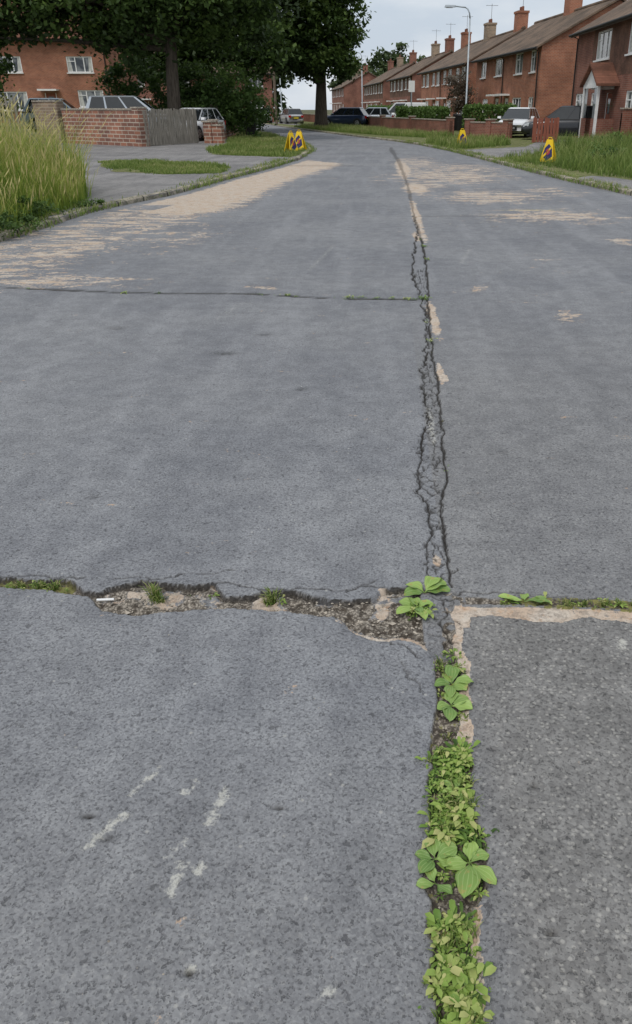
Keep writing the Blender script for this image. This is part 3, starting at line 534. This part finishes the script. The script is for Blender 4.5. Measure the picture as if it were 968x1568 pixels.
def stones(name,regs,mat):
    V=[];F=[];r=random.Random(4)
    base=[(0,0,1),(0,0,-1),(1,0,0),(-1,0,0),(0,1,0),(0,-1,0)]; bf=[(0,2,4),(0,4,3),(0,3,5),(0,5,2),(1,4,2),(1,3,4),(1,5,3),(1,2,5)]
    for x0,x1,y0,y1,n,s,z in regs:
        for i in range(n):
            c=(r.uniform(x0,x1),r.uniform(y0,y1)); k=s*r.uniform(.35,1.0)*(1.8 if r.random()<.08 else 1); b=len(V)
            for q in base: V.append((c[0]+q[0]*k*r.uniform(.6,1.3),c[1]+q[1]*k*r.uniform(.6,1.3),z+q[2]*k*r.uniform(.3,.7)))
            F+=[tuple(b+j for j in f) for f in bf]
    fastmesh(name,V,F,[mat])
M['stonegrey']=plain('stone_chips',(.34,.30,.25),.9,var=.5,sc=25)
stones('loose_stones',[(-.97,-.6,2.22,2.34,200,.006,-.014),(-.6,-.1,2.2,2.29,170,.006,-.016),(-.1,.14,2.08,2.30,130,.007,-.016),(.17,.24,1.6,1.9,90,.005,-.016),(.12,.19,.82,1.2,80,.005,-.016),(.2,1.2,2.13,2.2,30,.003,0),(-1.4,1.2,.9,2.1,45,.0025,0)],M['stonegrey'])
stones('loose_gravel',[(-4.9,-3.0,8,14,260,.010,.002),(-4.4,-2.4,13,24,300,.013,.002),(.9,3.5,12,22,160,.012,.002)],M['stonegrey'])
c=MB(); c.tube([(-.030,0,0),(.030,.004,0)],[.0045,.0045],0,10); c.obj('cigarette_butt',[M['white']],loc=(-.985,2.285,-.004))
# ---------------------------------------------------------------- buildings
def window(mb,x0,x1,z0,z1,bars=1,door=False,yy=.07):
    f=.075
    mb.box(x0,x1,yy-.03,yy+.03,z0,z0+f,0); mb.box(x0,x1,yy-.03,yy+.03,z1-f,z1,0); mb.box(x0,x0+f,yy-.03,yy+.03,z0+f,z1-f,0); mb.box(x1-f,x1,yy-.03,yy+.03,z0+f,z1-f,0)
    for i in range(1,bars+1):
        xc=x0+(x1-x0)*i/(bars+1); mb.box(xc-.04,xc+.04,yy-.027,yy+.027,z0+f,z1-f,0)
    zt=z1-(z1-z0)*.3; mb.box(x0+f,x0+(x1-x0)/(bars+1)-.04,yy-.024,yy+.024,zt-.025,zt+.025,0)
    mb.box(x0-.06,x1+.06,-.09,yy-.031,z0-.07,z0-.002,0)
    mb.poly([(x0+.02,yy+.005,z0+.02),(x1-.02,yy+.005,z0+.02),(x1-.02,yy+.005,z1-.02),(x0+.02,yy+.005,z1-.02)],1)
    cw=(x1-x0)*.16
    for a,b in ((x0+f,x0+f+cw),(x1-f-cw,x1-f)): mb.poly([(a,yy+.003,z0+f),(b,yy+.003,z0+f),(b*.6+a*.4 if a<x0+.2 else b,yy+.003,z1-f),(a if a<x0+.2 else a*.6+b*.4,yy+.003,z1-f)],2)
def house(name,loc,rot,L,D,He,Hr,wins,doors,wall,upper=None,zsplit=2.7,chim=(),roof=None,pipes=(),upx=None):
    e=empty(name,loc,rot); roof=roof or M['roof']
    holes=[(a,b,c,d) for a,b,c,d,_ in wins]+[(a,b,.12,2.1) for a,b,_ in doors]
    xsx=sorted(set([0,L]+[h[0] for h in holes]+[h[1] for h in holes]+(list(upx) if upx else []))); zs=sorted(set([0,zsplit,He]+[h[2] for h in holes]+[h[3] for h in holes]))
    m=MB()
    for i in range(len(xsx)-1):
        for j in range(len(zs)-1):
            xc,zc=(xsx[i]+xsx[i+1])/2,(zs[j]+zs[j+1])/2
            if any(h[0]<xc<h[1] and h[2]<zc<h[3] for h in holes): continue
            up=upper is not None and zc>zsplit and (upx is None or upx[0]<xc<upx[1])
            m.poly([(xsx[i],0,zs[j]),(xsx[i+1],0,zs[j]),(xsx[i+1],0,zs[j+1]),(xsx[i],0,zs[j+1])],1 if up else 0)
    for a,b,c_,d_ in holes:
        for q in ([(a,0,c_),(a,.14,c_),(a,.14,d_),(a,0,d_)],[(b,0,c_),(b,.14,c_),(b,.14,d_),(b,0,d_)],[(a,0,d_),(b,0,d_),(b,.14,d_),(a,.14,d_)],[(a,0,c_),(b,0,c_),(b,.14,c_),(a,.14,c_)]): m.poly(q,0)
    for x in (0,L): m.poly([(x,0,0),(x,D,0),(x,D,He),(x,D/2,Hr-.06),(x,0,He)],0)
    m.poly([(0,D,0),(L,D,0),(L,D,He),(0,D,He)],0)
    m.obj('walls',[wall,upper or wall],e)
    r=MB(); o=.35; sl=(Hr-He)/(D/2); t=.12
    for sgn in (0,1):
        ya,za=(-o,He-o*sl) if sgn==0 else (D+o,He-o*sl)
        r.hexa([(-.18,ya,za),(L+.18,ya,za),(L+.18,D/2,Hr),(-.18,D/2,Hr),(-.18,ya,za+t),(L+.18,ya,za+t),(L+.18,D/2,Hr+t),(-.18,D/2,Hr+t)],0)
    r.tube([(-.18,D/2,Hr+t),(L+.18,D/2,Hr+t)],[.13,.13],0,8)
    r.obj('roof',[roof],e)
    g=MB(); g.box(-.2,L+.2,-o-.06,-o-.004,He-o*sl-.08,He-o*sl+.10,0); g.tube([(-.2,-o-.12,He-o*sl+.02),(L+.2,-o-.12,He-o*sl+.02)],[.06,.06],1,8)
    for p in pipes: g.tube([(p,-.09,.1),(p,-.09,He-.35),(p,-o-.1,He-o*sl)],[.04,.04,.04],1,6)
    g.obj('gutter',[M['fascia'],M['blackpl']],e)
    w=MB()
    for a,b,c_,d_,n in wins: window(w,a,b,c_,d_,n)
    w.obj('windows',[M['white'],M['glass'],M['lead2']],e)
    if doors:
        dd=MB()
        for a,b,k in doors:
            dd.box(a+.03,b-.03,.04,.09,.12,2.08,k); dd.box(a,a+.06,.02,.1,.12,2.1,0); dd.box(b-.06,b,.02,.1,.12,2.1,0)
            dd.poly([(a+.25,.035,1.2),(b-.25,.035,1.2),(b-.25,.035,1.85),(a+.25,.035,1.85)],1)
            dd.box(a-.3,b+.3,-.7,-.003,2.25,2.37,0)
        dd.obj('doors',[M['white'],M['glass'],M['woodr']],e)
    for i,(cx,cw) in enumerate(chim):
        q=MB(); q.box(cx-cw/2,cx+cw/2,D/2-.45,D/2+.45,Hr-.5,Hr+1.25,0); q.box(cx-cw/2-.06,cx+cw/2+.06,D/2-.51,D/2+.51,Hr+1.25,Hr+1.42,0)
        for k in (-1,0,1):
            if cw>.9 or k==0: q.tube([(cx+k*.33,D/2,Hr+1.42),(cx+k*.33,D/2,Hr+1.75)],[.12,.10],1,8)
        q.tube([(cx+.3,D/2,Hr+1.2),(cx+.3,D/2,Hr+3.0)],[.02,.02],2,5); q.tube([(cx+.3,D/2-.6,Hr+2.85),(cx+.3,D/2+.6,Hr+2.85)],[.015,.015],2,5)
        for k in range(5): q.tube([(cx+.05,D/2-.5+.25*k,Hr+2.85),(cx+.55,D/2-.5+.25*k,Hr+2.85)],[.01,.01],2,4)
        q.obj('chimney_%d'%(i+1),[M['stone'] if i%2 else wall,M['roof_r'],M['lead']],e)
    return e
M['lead2']=plain('net_curtain',(.5,.5,.47),.9)
def semi(L,n,v=0.0):
    wins=[];doors=[]; u=L/n; r=random.Random(int(L*10+n))
    for i in range(n):
        x=i*u; a=r.uniform(0,.4); b=r.choice((1,2))
        wins+= [(x+.7+a,x+2.1+a,3.55,4.7,1),(x+u-2.7,x+u-1.0,3.5,4.72,b),(x+u-3.1,x+u-1.0-a*.4,.85,2.1,2)]
        doors+= [(x+1.4+a,x+2.3+a,r.choice((0,0,2)))]
    return wins,doors
ROT=math.radians(-82.5)
def fl(y): return 10.2-.132*(y-57)
wb=[(1.6,3.2,3.6,4.75,1),(6.0,8.0,3.6,4.75,2),(11.4,13.2,3.55,4.8,1),(15.0,16.2,3.55,4.8,1),(2.5,4.2,.85,2.1,1),(11.2,13.4,.75,2.1,2),(15.1,16.2,.9,2.1,1)]
house('brick_house',(fl(74),74,.1),ROT,17.2,9.6,5.0,7.5,wb,[(6.6,7.5,0),(9.3,10.2,0)],M['brick_o'],chim=((8.6,1.3),),pipes=(16.9,8.6,))
w,dr=semi(23.2,4); house('brick_house',(fl(100),100,.1),ROT,23.2,9.4,5.0,7.4,w,dr,M['brick_o'],chim=((22.2,1.2),(11.6,1.3),(1.2,1.0)),pipes=(22.8,11.5))
w,dr=semi(19,3); house('brick_house',(fl(125),125,.1),ROT,19,9.4,5.0,7.4,w,dr,M['brick_r'],M['tilehung'],2.75,chim=((17.8,1.2),(9,1.2)),pipes=(18.6,))
w,dr=semi(26,4); house('brick_house',(fl(158),158,.1),ROT,26,9.4,5.0,7.4,w,dr,M['brick_r'],M['tilehung'],2.75,chim=((24.8,1.2),(12,1.2),(1,1)))
w,dr=semi(30,4); house('brick_house',(fl(195)-3,195,.1),ROT,30,9.4,5.0,7.4,w,dr,M['brick_r'],chim=((24.8,1.2),(12,1.2)))
eA=house('brick_house',(10.9,49.8,.1),math.radians(-88.8),17,9.2,5.15,7.7,[(4.0,6.6,3.6,4.85,2),(9.4,11.8,3.6,4.85,2),(.7,2.6,1.0,2.15,1),(10,12.4,.9,2.15,2),(4.0,5.4,.9,2.15,1)],[(6.9,7.8,2)],M['brick_r'],M['tilehung'],2.8,chim=((9,1.3),),pipes=(.3,),upx=(3.4,17))
p=MB(); a0,a1,yo=6.0,8.7,-.95; am=(a0+a1)/2
for a in (a0,a1-.12): p.box(a,a+.12,yo,yo+.12,.1,2.45,0)
p.box(a0,a0+.1,yo+.12,-.01,.1,1.0,2); p.box(a1-.1,a1,yo+.12,-.01,.1,1.0,2); p.box(a0+.12,a0+.75,yo+.02,yo+.1,.1,1.0,2); p.box(a1-.75,a1-.12,yo+.02,yo+.1,.1,1.0,2)
p.box(a0+.12,a1-.12,yo+.01,yo+.11,2.3,2.45,0); p.poly([(a0-.08,yo+.04,2.45),(a1+.08,yo+.04,2.45),(am,yo+.04,3.22)],0)
for xa in (a0+.12,a1-.75): p.poly([(xa,yo+.06,1.0),(xa+.63,yo+.06,1.0),(xa+.63,yo+.06,2.3),(xa,yo+.06,2.3)],3)
for sA,sB in ((a0-.25,am),(am,a1+.25)):
    zA,zB=(2.36,3.28) if sA<am-.1 else (3.28,2.36)
    p.hexa([(sA,yo-.15,zA),(sB,yo-.15,zB),(sB,-.01,zB),(sA,-.01,zA),(sA,yo-.15,zA+.1),(sB,yo-.15,zB+.1),(sB,-.01,zB+.1),(sA,-.01,zA+.1)],1)
p.obj('porch',[M['white'],M['roof_r'],M['brick_r'],M['glass']],eA)
house('brick_house',(-39,69,.5),math.radians(1),17.8,8,5.9,8.7,[(14.5,16.5,3.5,4.6,2),(15.0,17.0,1.1,2.3,2),(9,11,3.5,4.6,2),(8.6,11,.9,2.2,2),(3,5,3.5,4.6,2)],[(12.4,13.3,2)],M['brick_o'],chim=((2,1.2),),roof=M['roof_r'],pipes=(17.5,))
house('brick_house',(-28,96,.1),math.radians(12),16,8,5.0,7.4,*semi(16,2),M['brick_r'],chim=((8,1.2),))
def wall(name,p0,p1,h,mat,t=.24,piers=(),cop=True,ph=.15):
    L=math.hypot(p1[0]-p0[0],p1[1]-p0[1]); m=MB(); m.box(0,L,0,t,0,h,0)
    if cop:
        n=max(1,int(L/.45))
        for i in range(n): m.box(i*L/n+.004,(i+1)*L/n-.004,-.03,t+.03,h+.001,h+.055+random.uniform(0,.01),1)
    for q in piers: m.box(q-.2,q+.2,-.09,t+.09,-.02,h+ph,0); m.box(q-.24,q+.24,-.13,t+.13,h+ph,h+ph+.06,1)
    return m.obj(name,[mat,M['stonegrey']],loc=(p0[0],p0[1],ZL-.02),rot=math.atan2(p1[1]-p0[1],p1[0]-p0[0]),bevel=.006)
wall('brick_garden_wall',(-14.9,40.4),(-10.25,36.7),1.42,M['brick_w'],.25,(4.4+1.35,),True,.06)
wall('stone_gate_pier',(-16.4,40.9),(-15.1,40.4),1.75,M['stone'],.5,(),True)
wall('brick_gate_pier',(-8.35,40.5),(-7.5,40.2),.75,M['brick_w'],.3,(.2,),True)
wall('brick_garden_wall',(-8.1,42),(-9.2,56),.8,M['brick_w'],.24,(.2,),True)
def palings(name,p0,p1,h,w,gapw,mat,jit=.03):
    L=math.hypot(p1[0]-p0[0],p1[1]-p0[1]); m=MB(); x=0; r=random.Random(3)
    while x<L:
        t=h+r.uniform(-jit,jit); lean=r.uniform(-.02,.02)
        m.hexa([(x,0,.02),(x+w,0,.02),(x+w,.02,.02),(x,.02,.02),(x+lean,0,t),(x+w+lean,0,t),(x+w+lean,.02,t),(x+lean,.02,t)],0)
        x+=w+gapw
    for z in (.3,h-.3): m.box(0,L,.021,.07,z,z+.08,0)
    x=0
    while x<=L: m.box(x-.05,x+.05,.071,.17,0,h+.03,0); x+=L/2
    return m.obj(name,[mat],loc=(p0[0],p0[1],ZL),rot=math.atan2(p1[1]-p0[1],p1[0]-p0[0]))
palings('picket_fence',(-10.1,36.8),(-8.7,40.6),1.42,.085,.03,M['wood'],.05)
palings('timber_fence',(-24,41),(-17.4,41.2),1.9,.1,.10,M['wood'],.08)
palings('timber_fence',(7.3,41),(8.4,41),1.05,.12,.03,M['woodr'],.01)
palings('timber_fence',(11.6,37),(17,36),1.35,.12,.01,M['wood'],.02)
wall('brick_garden_wall',(4.9,50),(7.0,47),.75,M['brick_r'],.22,(.2,2,3.4))
wall('brick_garden_wall',(10.3,37),(11.5,37),1.3,M['brick_r'],.22,(.2,))
wall('brick_garden_wall',(4.4,53),(-3,84),.8,M['brick_r'],.22,(.2,9,18,27))
wall('brick_garden_wall',(-4,88),(-12,118),.8,M['brick_r'],.22,(.2,))
hedge('hedge',0,3,0,.8,1.5,5000,L_bush,31,loc=(5.2,54,.1),rot=-.3,size=.09)
hedge('hedge',0,7,0,.9,1.4,7000,L_bush,32,loc=(2.0,66,.1),rot=math.radians(-75),size=.09)
hedge('hedge',0,12,0,.9,1.5,7000,L_bush,33,loc=(-1.5,92,.1),rot=math.radians(-75),size=.12)
pm=empty('palm_tree',(11.6,42.0,.1)); q=MB(); q.tube([(0,0,0),(.05,0,.9),(0,0,1.7)],[.14,.11,.1],0,8); q.obj('trunk',[M['bark']],pm,smooth=True)
V=[];F=[];T=[]
for i in range(130):
    a=random.random()*6.28; el_=random.uniform(-.3,1.3); L=random.uniform(.6,1.0); dx,dy=math.cos(a),math.sin(a); b=len(V); s=(-dy*.03,dx*.03)
    p1=(dx*L*.5*math.cos(el_),dy*L*.5*math.cos(el_),1.7+L*.5*math.sin(el_)); p2=(dx*L*math.cos(el_),dy*L*math.cos(el_),1.7+L*math.sin(el_)-.25*L)
    V+=[(0,0,1.7),(p1[0]+s[0],p1[1]+s[1],p1[2]),p2,(p1[0]-s[0],p1[1]-s[1],p1[2])]; F.append((b,b+1,b+2,b+3)); T+=[random.random()]*4
fastmesh('fronds',V,F,[L_bush],None,{'tint':T},parent=pm)
# ---------------------------------------------------------------- street furniture
def lamp(loc,h,arm,az):
    e=empty('street_lamp',loc,az); m=MB(); m.tube([(0,0,0),(0,0,1.3)],[.09,.09],0,12); m.tube([(0,0,1.3),(0,0,1.36),(0,0,h-.6)],[.09,.06,.05],0,12)
    pts=[(0,0,h-.6)]+[(-arm*(1-math.cos(t))*.35,0,h-.6+.6*math.sin(t)) for t in (.5,1.0,1.5)]+[(-arm,0,h+.06)]; m.tube(pts,[.05,.045,.042,.04,.035],0,8)
    m.obj('column',[M['galv']],e,smooth=True)
    l=MB(); l.hexa([(-arm-.65,-.12,h),(-arm+.05,-.09,h),(-arm+.05,.09,h),(-arm-.65,.12,h),(-arm-.6,-.08,h+.13),(-arm+.05,-.06,h+.12),(-arm+.05,.06,h+.12),(-arm-.6,.08,h+.13)],0); l.box(-arm-.55,-arm-.12,-.085,.085,h-.035,h-.001,1)
    l.obj('lantern',[M['galv'],M['lens']],e,bevel=.02); return e
lamp((5.65,58,.1),7.1,1.0,0); lamp((-2.3,105,.1),7.2,1.0,0); lamp((-10.9,95,.1),5.6,.9,math.pi)
e=empty('street_name_post',(2.45,71,.1)); m=MB(); m.tube([(0,0,0),(0,0,3.0)],[.06,.05],0,8); m.box(-.25,.25,-.08,-.055,2.6,3.4,1); m.obj('post_and_plate',[M['galv'],M['white']],e)
tp=MB(); tp.tube([(0,0,0),(0,0,7.5)],[.14,.1],0,10); tp.box(-.6,.6,-.05,.05,7.0,7.1,0); tp.obj('telegraph_pole',[M['pole']],loc=(-10.2,84,.1),smooth=False)
M['yel']=plain('yellow_plastic',(.75,.50,.015),.5,var=.08); M['navy']=plain('navy_print',(.025,.025,.10),.5); M['redp']=plain('red_print',(.40,.04,.06),.5)
def conesign(loc,rot,sc=1.0):
    e=empty('folding_warning_sign',loc,rot); m=MB(); h=.64*sc; b=.24*sc; t=.10*sc; dpt=.16*sc
    for sg in (1,-1):
        m.hexa([(-b,sg*dpt,0),(b,sg*dpt,0),(b,sg*(dpt-.02),0),(-b,sg*(dpt-.02),0),(-t,sg*.02,h),(t,sg*.02,h),(t,sg*.001,h),(-t,sg*.001,h)],0)
        def P(u,z,k=.006):
            f=z/h; return (u,sg*(dpt*(1-f)+.02*f+k),z)
        m.poly([P(u*sc,z*sc) for u,z in ((-.17,.16),(.0,.04),(.17,.16),(.12,.40),(0,.52),(-.12,.40))],1)
        m.poly([P(u*sc,z*sc,.009) for u,z in ((-.07,.25),(0,.19),(.07,.25),(.06,.34),(0,.39),(-.06,.34))],2)
        m.poly([P(u*sc,z*sc,.009) for u,z in ((-.17,.165),(-.12,.13),(.11,.40),(.08,.44))],0)
    m.tube([(-t*.7,0,h),(-t*.5,0,h+.05),(t*.5,0,h+.05),(t*.7,0,h)],[.012]*4,0,6)
    m.obj('panels',[M['yel'],M['navy'],M['redp']],e)
conesign((-3.42,32.3,.09),.9); conesign((-3.25,33.9,.09),-.3); conesign((3.42,36.2,.09),.3); conesign((5.1,25.8,.10),-.6,.95)
# ---------------------------------------------------------------- cars
def car(name,loc,rot,paintm,L=4.2,W=1.76,H=1.46,kind='hatch'):
    e=empty(name,loc,rot); hl=L/2; hw=W/2
    st=[(-hl,.40,.78,.80),(-hl+.06,.28,.90,.88),(-hl+.35,.2,.95,.96),(-hl*.45,.18,.94,1),(0,.18,.93,1),(hl*.42,.18,.92,1),(hl*.72,.2,.84,.97),(hl-.18,.24,.74,.90),(hl,.34,.62,.80)]
    if kind=='van': st=[(-hl,.35,1.0,.94),(-hl+.05,.3,1.05,.98),(-hl+.4,.2,1.1,1),(0,.2,1.1,1),(hl*.5,.2,1.1,1),(hl*.75,.22,1.02,.98),(hl-.1,.26,.85,.94),(hl,.36,.7,.84)]
    prof=[(.86,0),(.98,.14),(1.0,.45),(.985,.78),(.93,.95),(.80,1.0),(.0,1.02)]
    V=[];F=[]
    for x,z0,z1,w in st:
        ring=[(x,-a*w*hw,z0+(z1-z0)*b) for a,b in prof]+[(x,a*w*hw,z0+(z1-z0)*b) for a,b in prof[:-1][::-1]]; V+=ring
    n=len(prof)*2-1
    for i in range(len(st)-1):
        for j in range(n-1): F.append([i*n+j,i*n+j+1,(i+1)*n+j+1,(i+1)*n+j])
        F.append([i*n+n-1,i*n,(i+1)*n,(i+1)*n+n-1])
    F.append(list(range(n))); F.append([(len(st)-1)*n+j for j in range(n)][::-1])
    b=MB(); b.v=V; b.f=F; b.m=[0]*len(F); b.obj('body',[paintm],e,smooth=True)
    if kind=='van': g0,g1,r0,r1=-hl+.08,hl*.66,-hl+.14,hl*.30
    elif kind=='estate': g0,g1,r0,r1=-hl+.10,hl*.52,-hl+.42,hl*.12
    else: g0,g1,r0,r1=-hl+.18,hl*.50,-hl+.62,hl*.10
    zb=st[4][2]-.03; zr=H; wb,wr=hw*.90,hw*.70
    if kind=='van': wr=hw*.86
    gm=MB(); B=[(g0,-wb,zb),(g1,-wb,zb),(g1,wb,zb),(g0,wb,zb)]; Tt=[(r0,-wr,zr-.05),(r1,-wr,zr-.05),(r1,wr,zr-.05),(r0,wr,zr-.05)]
    gm.hexa(B+Tt,1)
    rt=[(r0-.04,-wr-.01,zr-.06),(r1+.04,-wr-.01,zr-.06),(r1+.04,wr+.01,zr-.06),(r0-.04,wr+.01,zr-.06),(r0+.05,-wr+.1,zr),(r1-.12,-wr+.1,zr),(r1-.12,wr-.1,zr),(r0+.05,wr-.1,zr)]
    gm.hexa(rt,0)
    for sg in (-1,1):
        def SP(u,f,k=.008):
            xb=g0+(g1-g0)*u; xt=r0+(r1-r0)*u; return (xb+(xt-xb)*f, sg*(wb+(wr-wb)*f+k), zb+(zr-.05-zb)*f)
        for u0,u1 in ((-.005,.05),(.30,.33),(.62,.65),(.955,1.005)):
            gm.poly([SP(u0,0),SP(u1,0),SP(u1,1),SP(u0,1)],0)
        if kind=='van': gm.poly([SP(.02,0,.012),SP(.62,0,.012),SP(.62,1,.012),SP(.02,1,.012)],0)
        gm.poly([SP(0,.0,.010),SP(1,0,.010),SP(1,.07,.010),SP(0,.07,.010)],2)
        gm.hexa([(g1-.35,sg*(hw-.02),zb+.02),(g1-.15,sg*(hw-.02),zb+.02),(g1-.15,sg*(hw+.17),zb+.04),(g1-.35,sg*(hw+.17),zb+.04),(g1-.33,sg*(hw-.02),zb+.15),(g1-.18,sg*(hw-.02),zb+.15),(g1-.18,sg*(hw+.16),zb+.14),(g1-.33,sg*(hw+.16),zb+.14)],0)
    gm.obj('cabin',[paintm,M['carglass'],M['blackpl']],e)
    d=MB()
    for sg in (-1,1):
        d.hexa([(hl-.22,sg*hw*.50,.56),(hl-.03,sg*hw*.50,.56),(hl-.10,sg*hw*.86,.58),(hl-.35,sg*hw*.92,.62),(hl-.24,sg*hw*.5,.70),(hl-.08,sg*hw*.5,.68),(hl-.15,sg*hw*.87,.72),(hl-.4,sg*hw*.93,.78)],0)
        d.box(-hl-.012,-hl+.12,min(sg*hw*.6,sg*hw*.88),max(sg*hw*.6,sg*hw*.88),.66,.86,1)
    d.box(hl-.03,hl+.012,-hw*.45,hw*.45,.36,.56,2); d.box(hl+.0,hl+.02,-.26,.26,.42,.53,4); d.box(-hl-.025,-hl+.02,-.26,.26,.55,.66,3)
    d.box(-hl+.3,hl-.3,-hw*.9,hw*.9,.16,.24,2)
    d.obj('trim',[M['lens'],M['redlens'],M['blackpl'],M['plate'],M['white']],e)
    w=MB(); r=.32
    for x in (-hl+.78,hl-.82):
        for sg in (-1,1):
            w.tube([(x,sg*(hw-.20),r),(x,sg*(hw+.012),r)],[r*1.12,r*1.12],2,20); w.tube([(x,sg*(hw-.1),r),(x,sg*(hw+.022),r),(x,sg*(hw+.03),r)],[r,r,r*.9],0,20)
            w.tube([(x,sg*(hw+.0),r),(x,sg*(hw+.036),r)],[r*.62,r*.60],1,14)
            for k in range(5):
                a=k*1.2566; w.hexa([(x+math.cos(a+t)*r*f,sg*(hw+yv),r+math.sin(a+t)*r*f) for yv in (.036,.040) for t,f in ((.25,.5),(-.25,.5),(-.12,.2),(.12,.2))],2)
    w.obj('wheels',[M['tyre'],M['alloy'],M['blackpl']],e); return e
car('parked_car',(-12.3,43,.42),math.radians(8),P_silver,4.6,1.8,1.66,'estate')
car('parked_car',(-17.4,47,.42),math.radians(10),paint('light_blue_paint',(.40,.50,.55),.3),4.0,1.7,1.6)
car('parked_car',(-9.6,44.2,.1),math.radians(-105),P_white,4.2,1.76,1.46)
car('parked_car',(9.6,45.2,.1),math.radians(170),P_black,4.4,1.8,1.56,'estate')
car('parked_car',(7.9,49.5,.1),math.radians(-112),P_white,4.2,1.76,1.48)
car('parked_car',(-3.2,76,.1),math.radians(165),P_blue,4.3,1.8,1.5)
car('parked_car',(-1.0,80,.1),math.radians(175),P_silver,4.3,1.8,1.5)
car('parked_van',(2.0,82,.1),math.radians(178),P_white,4.6,1.9,1.9,'van')
car('parked_car',(-13.5,97,.1),math.radians(110),P_white,4.3,1.8,1.5)
car('parked_car',(-9.6,92,.02),math.radians(110),P_grey,4.3,1.8,1.5)
slab('driveway',[(-22,42),(-15,41.2),(-10.6,38.4),(-10.2,42),(-10.4,50),(-22,52)],.42,M['path'],.4)
def bin_(loc,rot,col):
    e=empty('wheelie_bin',loc,rot); m=MB(); m.hexa([(-.24,-.28,.05),(.24,-.28,.05),(.24,.28,.05),(-.24,.28,.05),(-.29,-.36,.98),(.29,-.36,.98),(.29,.36,.98),(-.29,.36,.98)],0)
    m.hexa([(-.31,-.39,.98),(.31,-.39,.98),(.31,.39,.98),(-.31,.39,.98),(-.28,-.3,1.07),(.28,-.3,1.07),(.28,.34,1.09),(-.28,.34,1.09)],0); m.tube([(-.26,.3,.1),(-.2,.3,.1)],[.1,.1],1,12); m.tube([(.2,.3,.1),(.26,.3,.1)],[.1,.1],1,12); m.tube([(-.25,.42,.95),(.25,.42,.95)],[.02,.02],0,6)
    m.obj('bin_body',[col,M['tyre']],e,bevel=.015)
bin_((-7.6,50,.1),.3,M['blackpl']); bin_((5.4,60,.1),.4,M['blackpl'])
# ---------------------------------------------------------------- light, sky, camera
el,az=math.radians(58),math.radians(-150)
w=bpy.data.worlds.new('World'); S.world=w; w.use_nodes=True; nt=w.node_tree; nt.nodes.clear()
sk=nt.nodes.new('ShaderNodeTexSky'); sk.sky_type='NISHITA'; sk.sun_disc=False; sk.sun_elevation=el; sk.sun_rotation=math.radians(210); sk.air_density=1.2; sk.dust_density=3
tc=nt.nodes.new('ShaderNodeTexCoord'); mp=nt.nodes.new('ShaderNodeMapping'); mp.inputs['Scale'].default_value=(1,1,3.2); nt.links.new(tc.outputs['Generated'],mp.inputs[0])
nz=nt.nodes.new('ShaderNodeTexNoise'); nz.inputs['Scale'].default_value=2.6; nz.inputs['Detail'].default_value=6; nz.inputs['Roughness'].default_value=.55; nt.links.new(mp.outputs[0],nz.inputs[0])
rp=nt.nodes.new('ShaderNodeValToRGB'); rp.color_ramp.elements[0].position=.38; rp.color_ramp.elements[0].color=(6.0,6.8,7.8,1); rp.color_ramp.elements[1].position=.62; rp.color_ramp.elements[1].color=(9.4,9.6,9.8,1); nt.links.new(nz.outputs[0],rp.inputs[0])
mx=nt.nodes.new('ShaderNodeMix'); mx.data_type='RGBA'; mx.inputs[0].default_value=.90; nt.links.new(sk.outputs[0],mx.inputs[6]); nt.links.new(rp.outputs[0],mx.inputs[7])
bg=nt.nodes.new('ShaderNodeBackground'); bg.inputs[1].default_value=.1; nt.links.new(mx.outputs[2],bg.inputs[0]); ow=nt.nodes.new('ShaderNodeOutputWorld'); nt.links.new(bg.outputs[0],ow.inputs[0])
sl=bpy.data.lights.new('sun','SUN'); sl.energy=1.5; sl.angle=math.radians(14); sl.color=(1,.965,.91); so=link(bpy.data.objects.new('sun',sl))
dv=Vector((math.cos(el)*math.sin(az),math.cos(el)*math.cos(az),math.sin(el))); so.rotation_euler=dv.to_track_quat('Z','Y').to_euler()
cd=bpy.data.cameras.new('camera'); cam=link(bpy.data.objects.new('camera',cd)); cam.location=(0,0,1.55); cam.rotation_euler=(math.radians(90-27.7),0,0)
cd.sensor_fit='VERTICAL'; cd.sensor_height=36; cd.lens=27.05; cd.shift_x=-100/1568; cd.clip_end=2000; cd.clip_start=.05
S.camera=cam
S.view_settings.view_transform='Standard'; S.view_settings.look='None'; S.view_settings.exposure=0
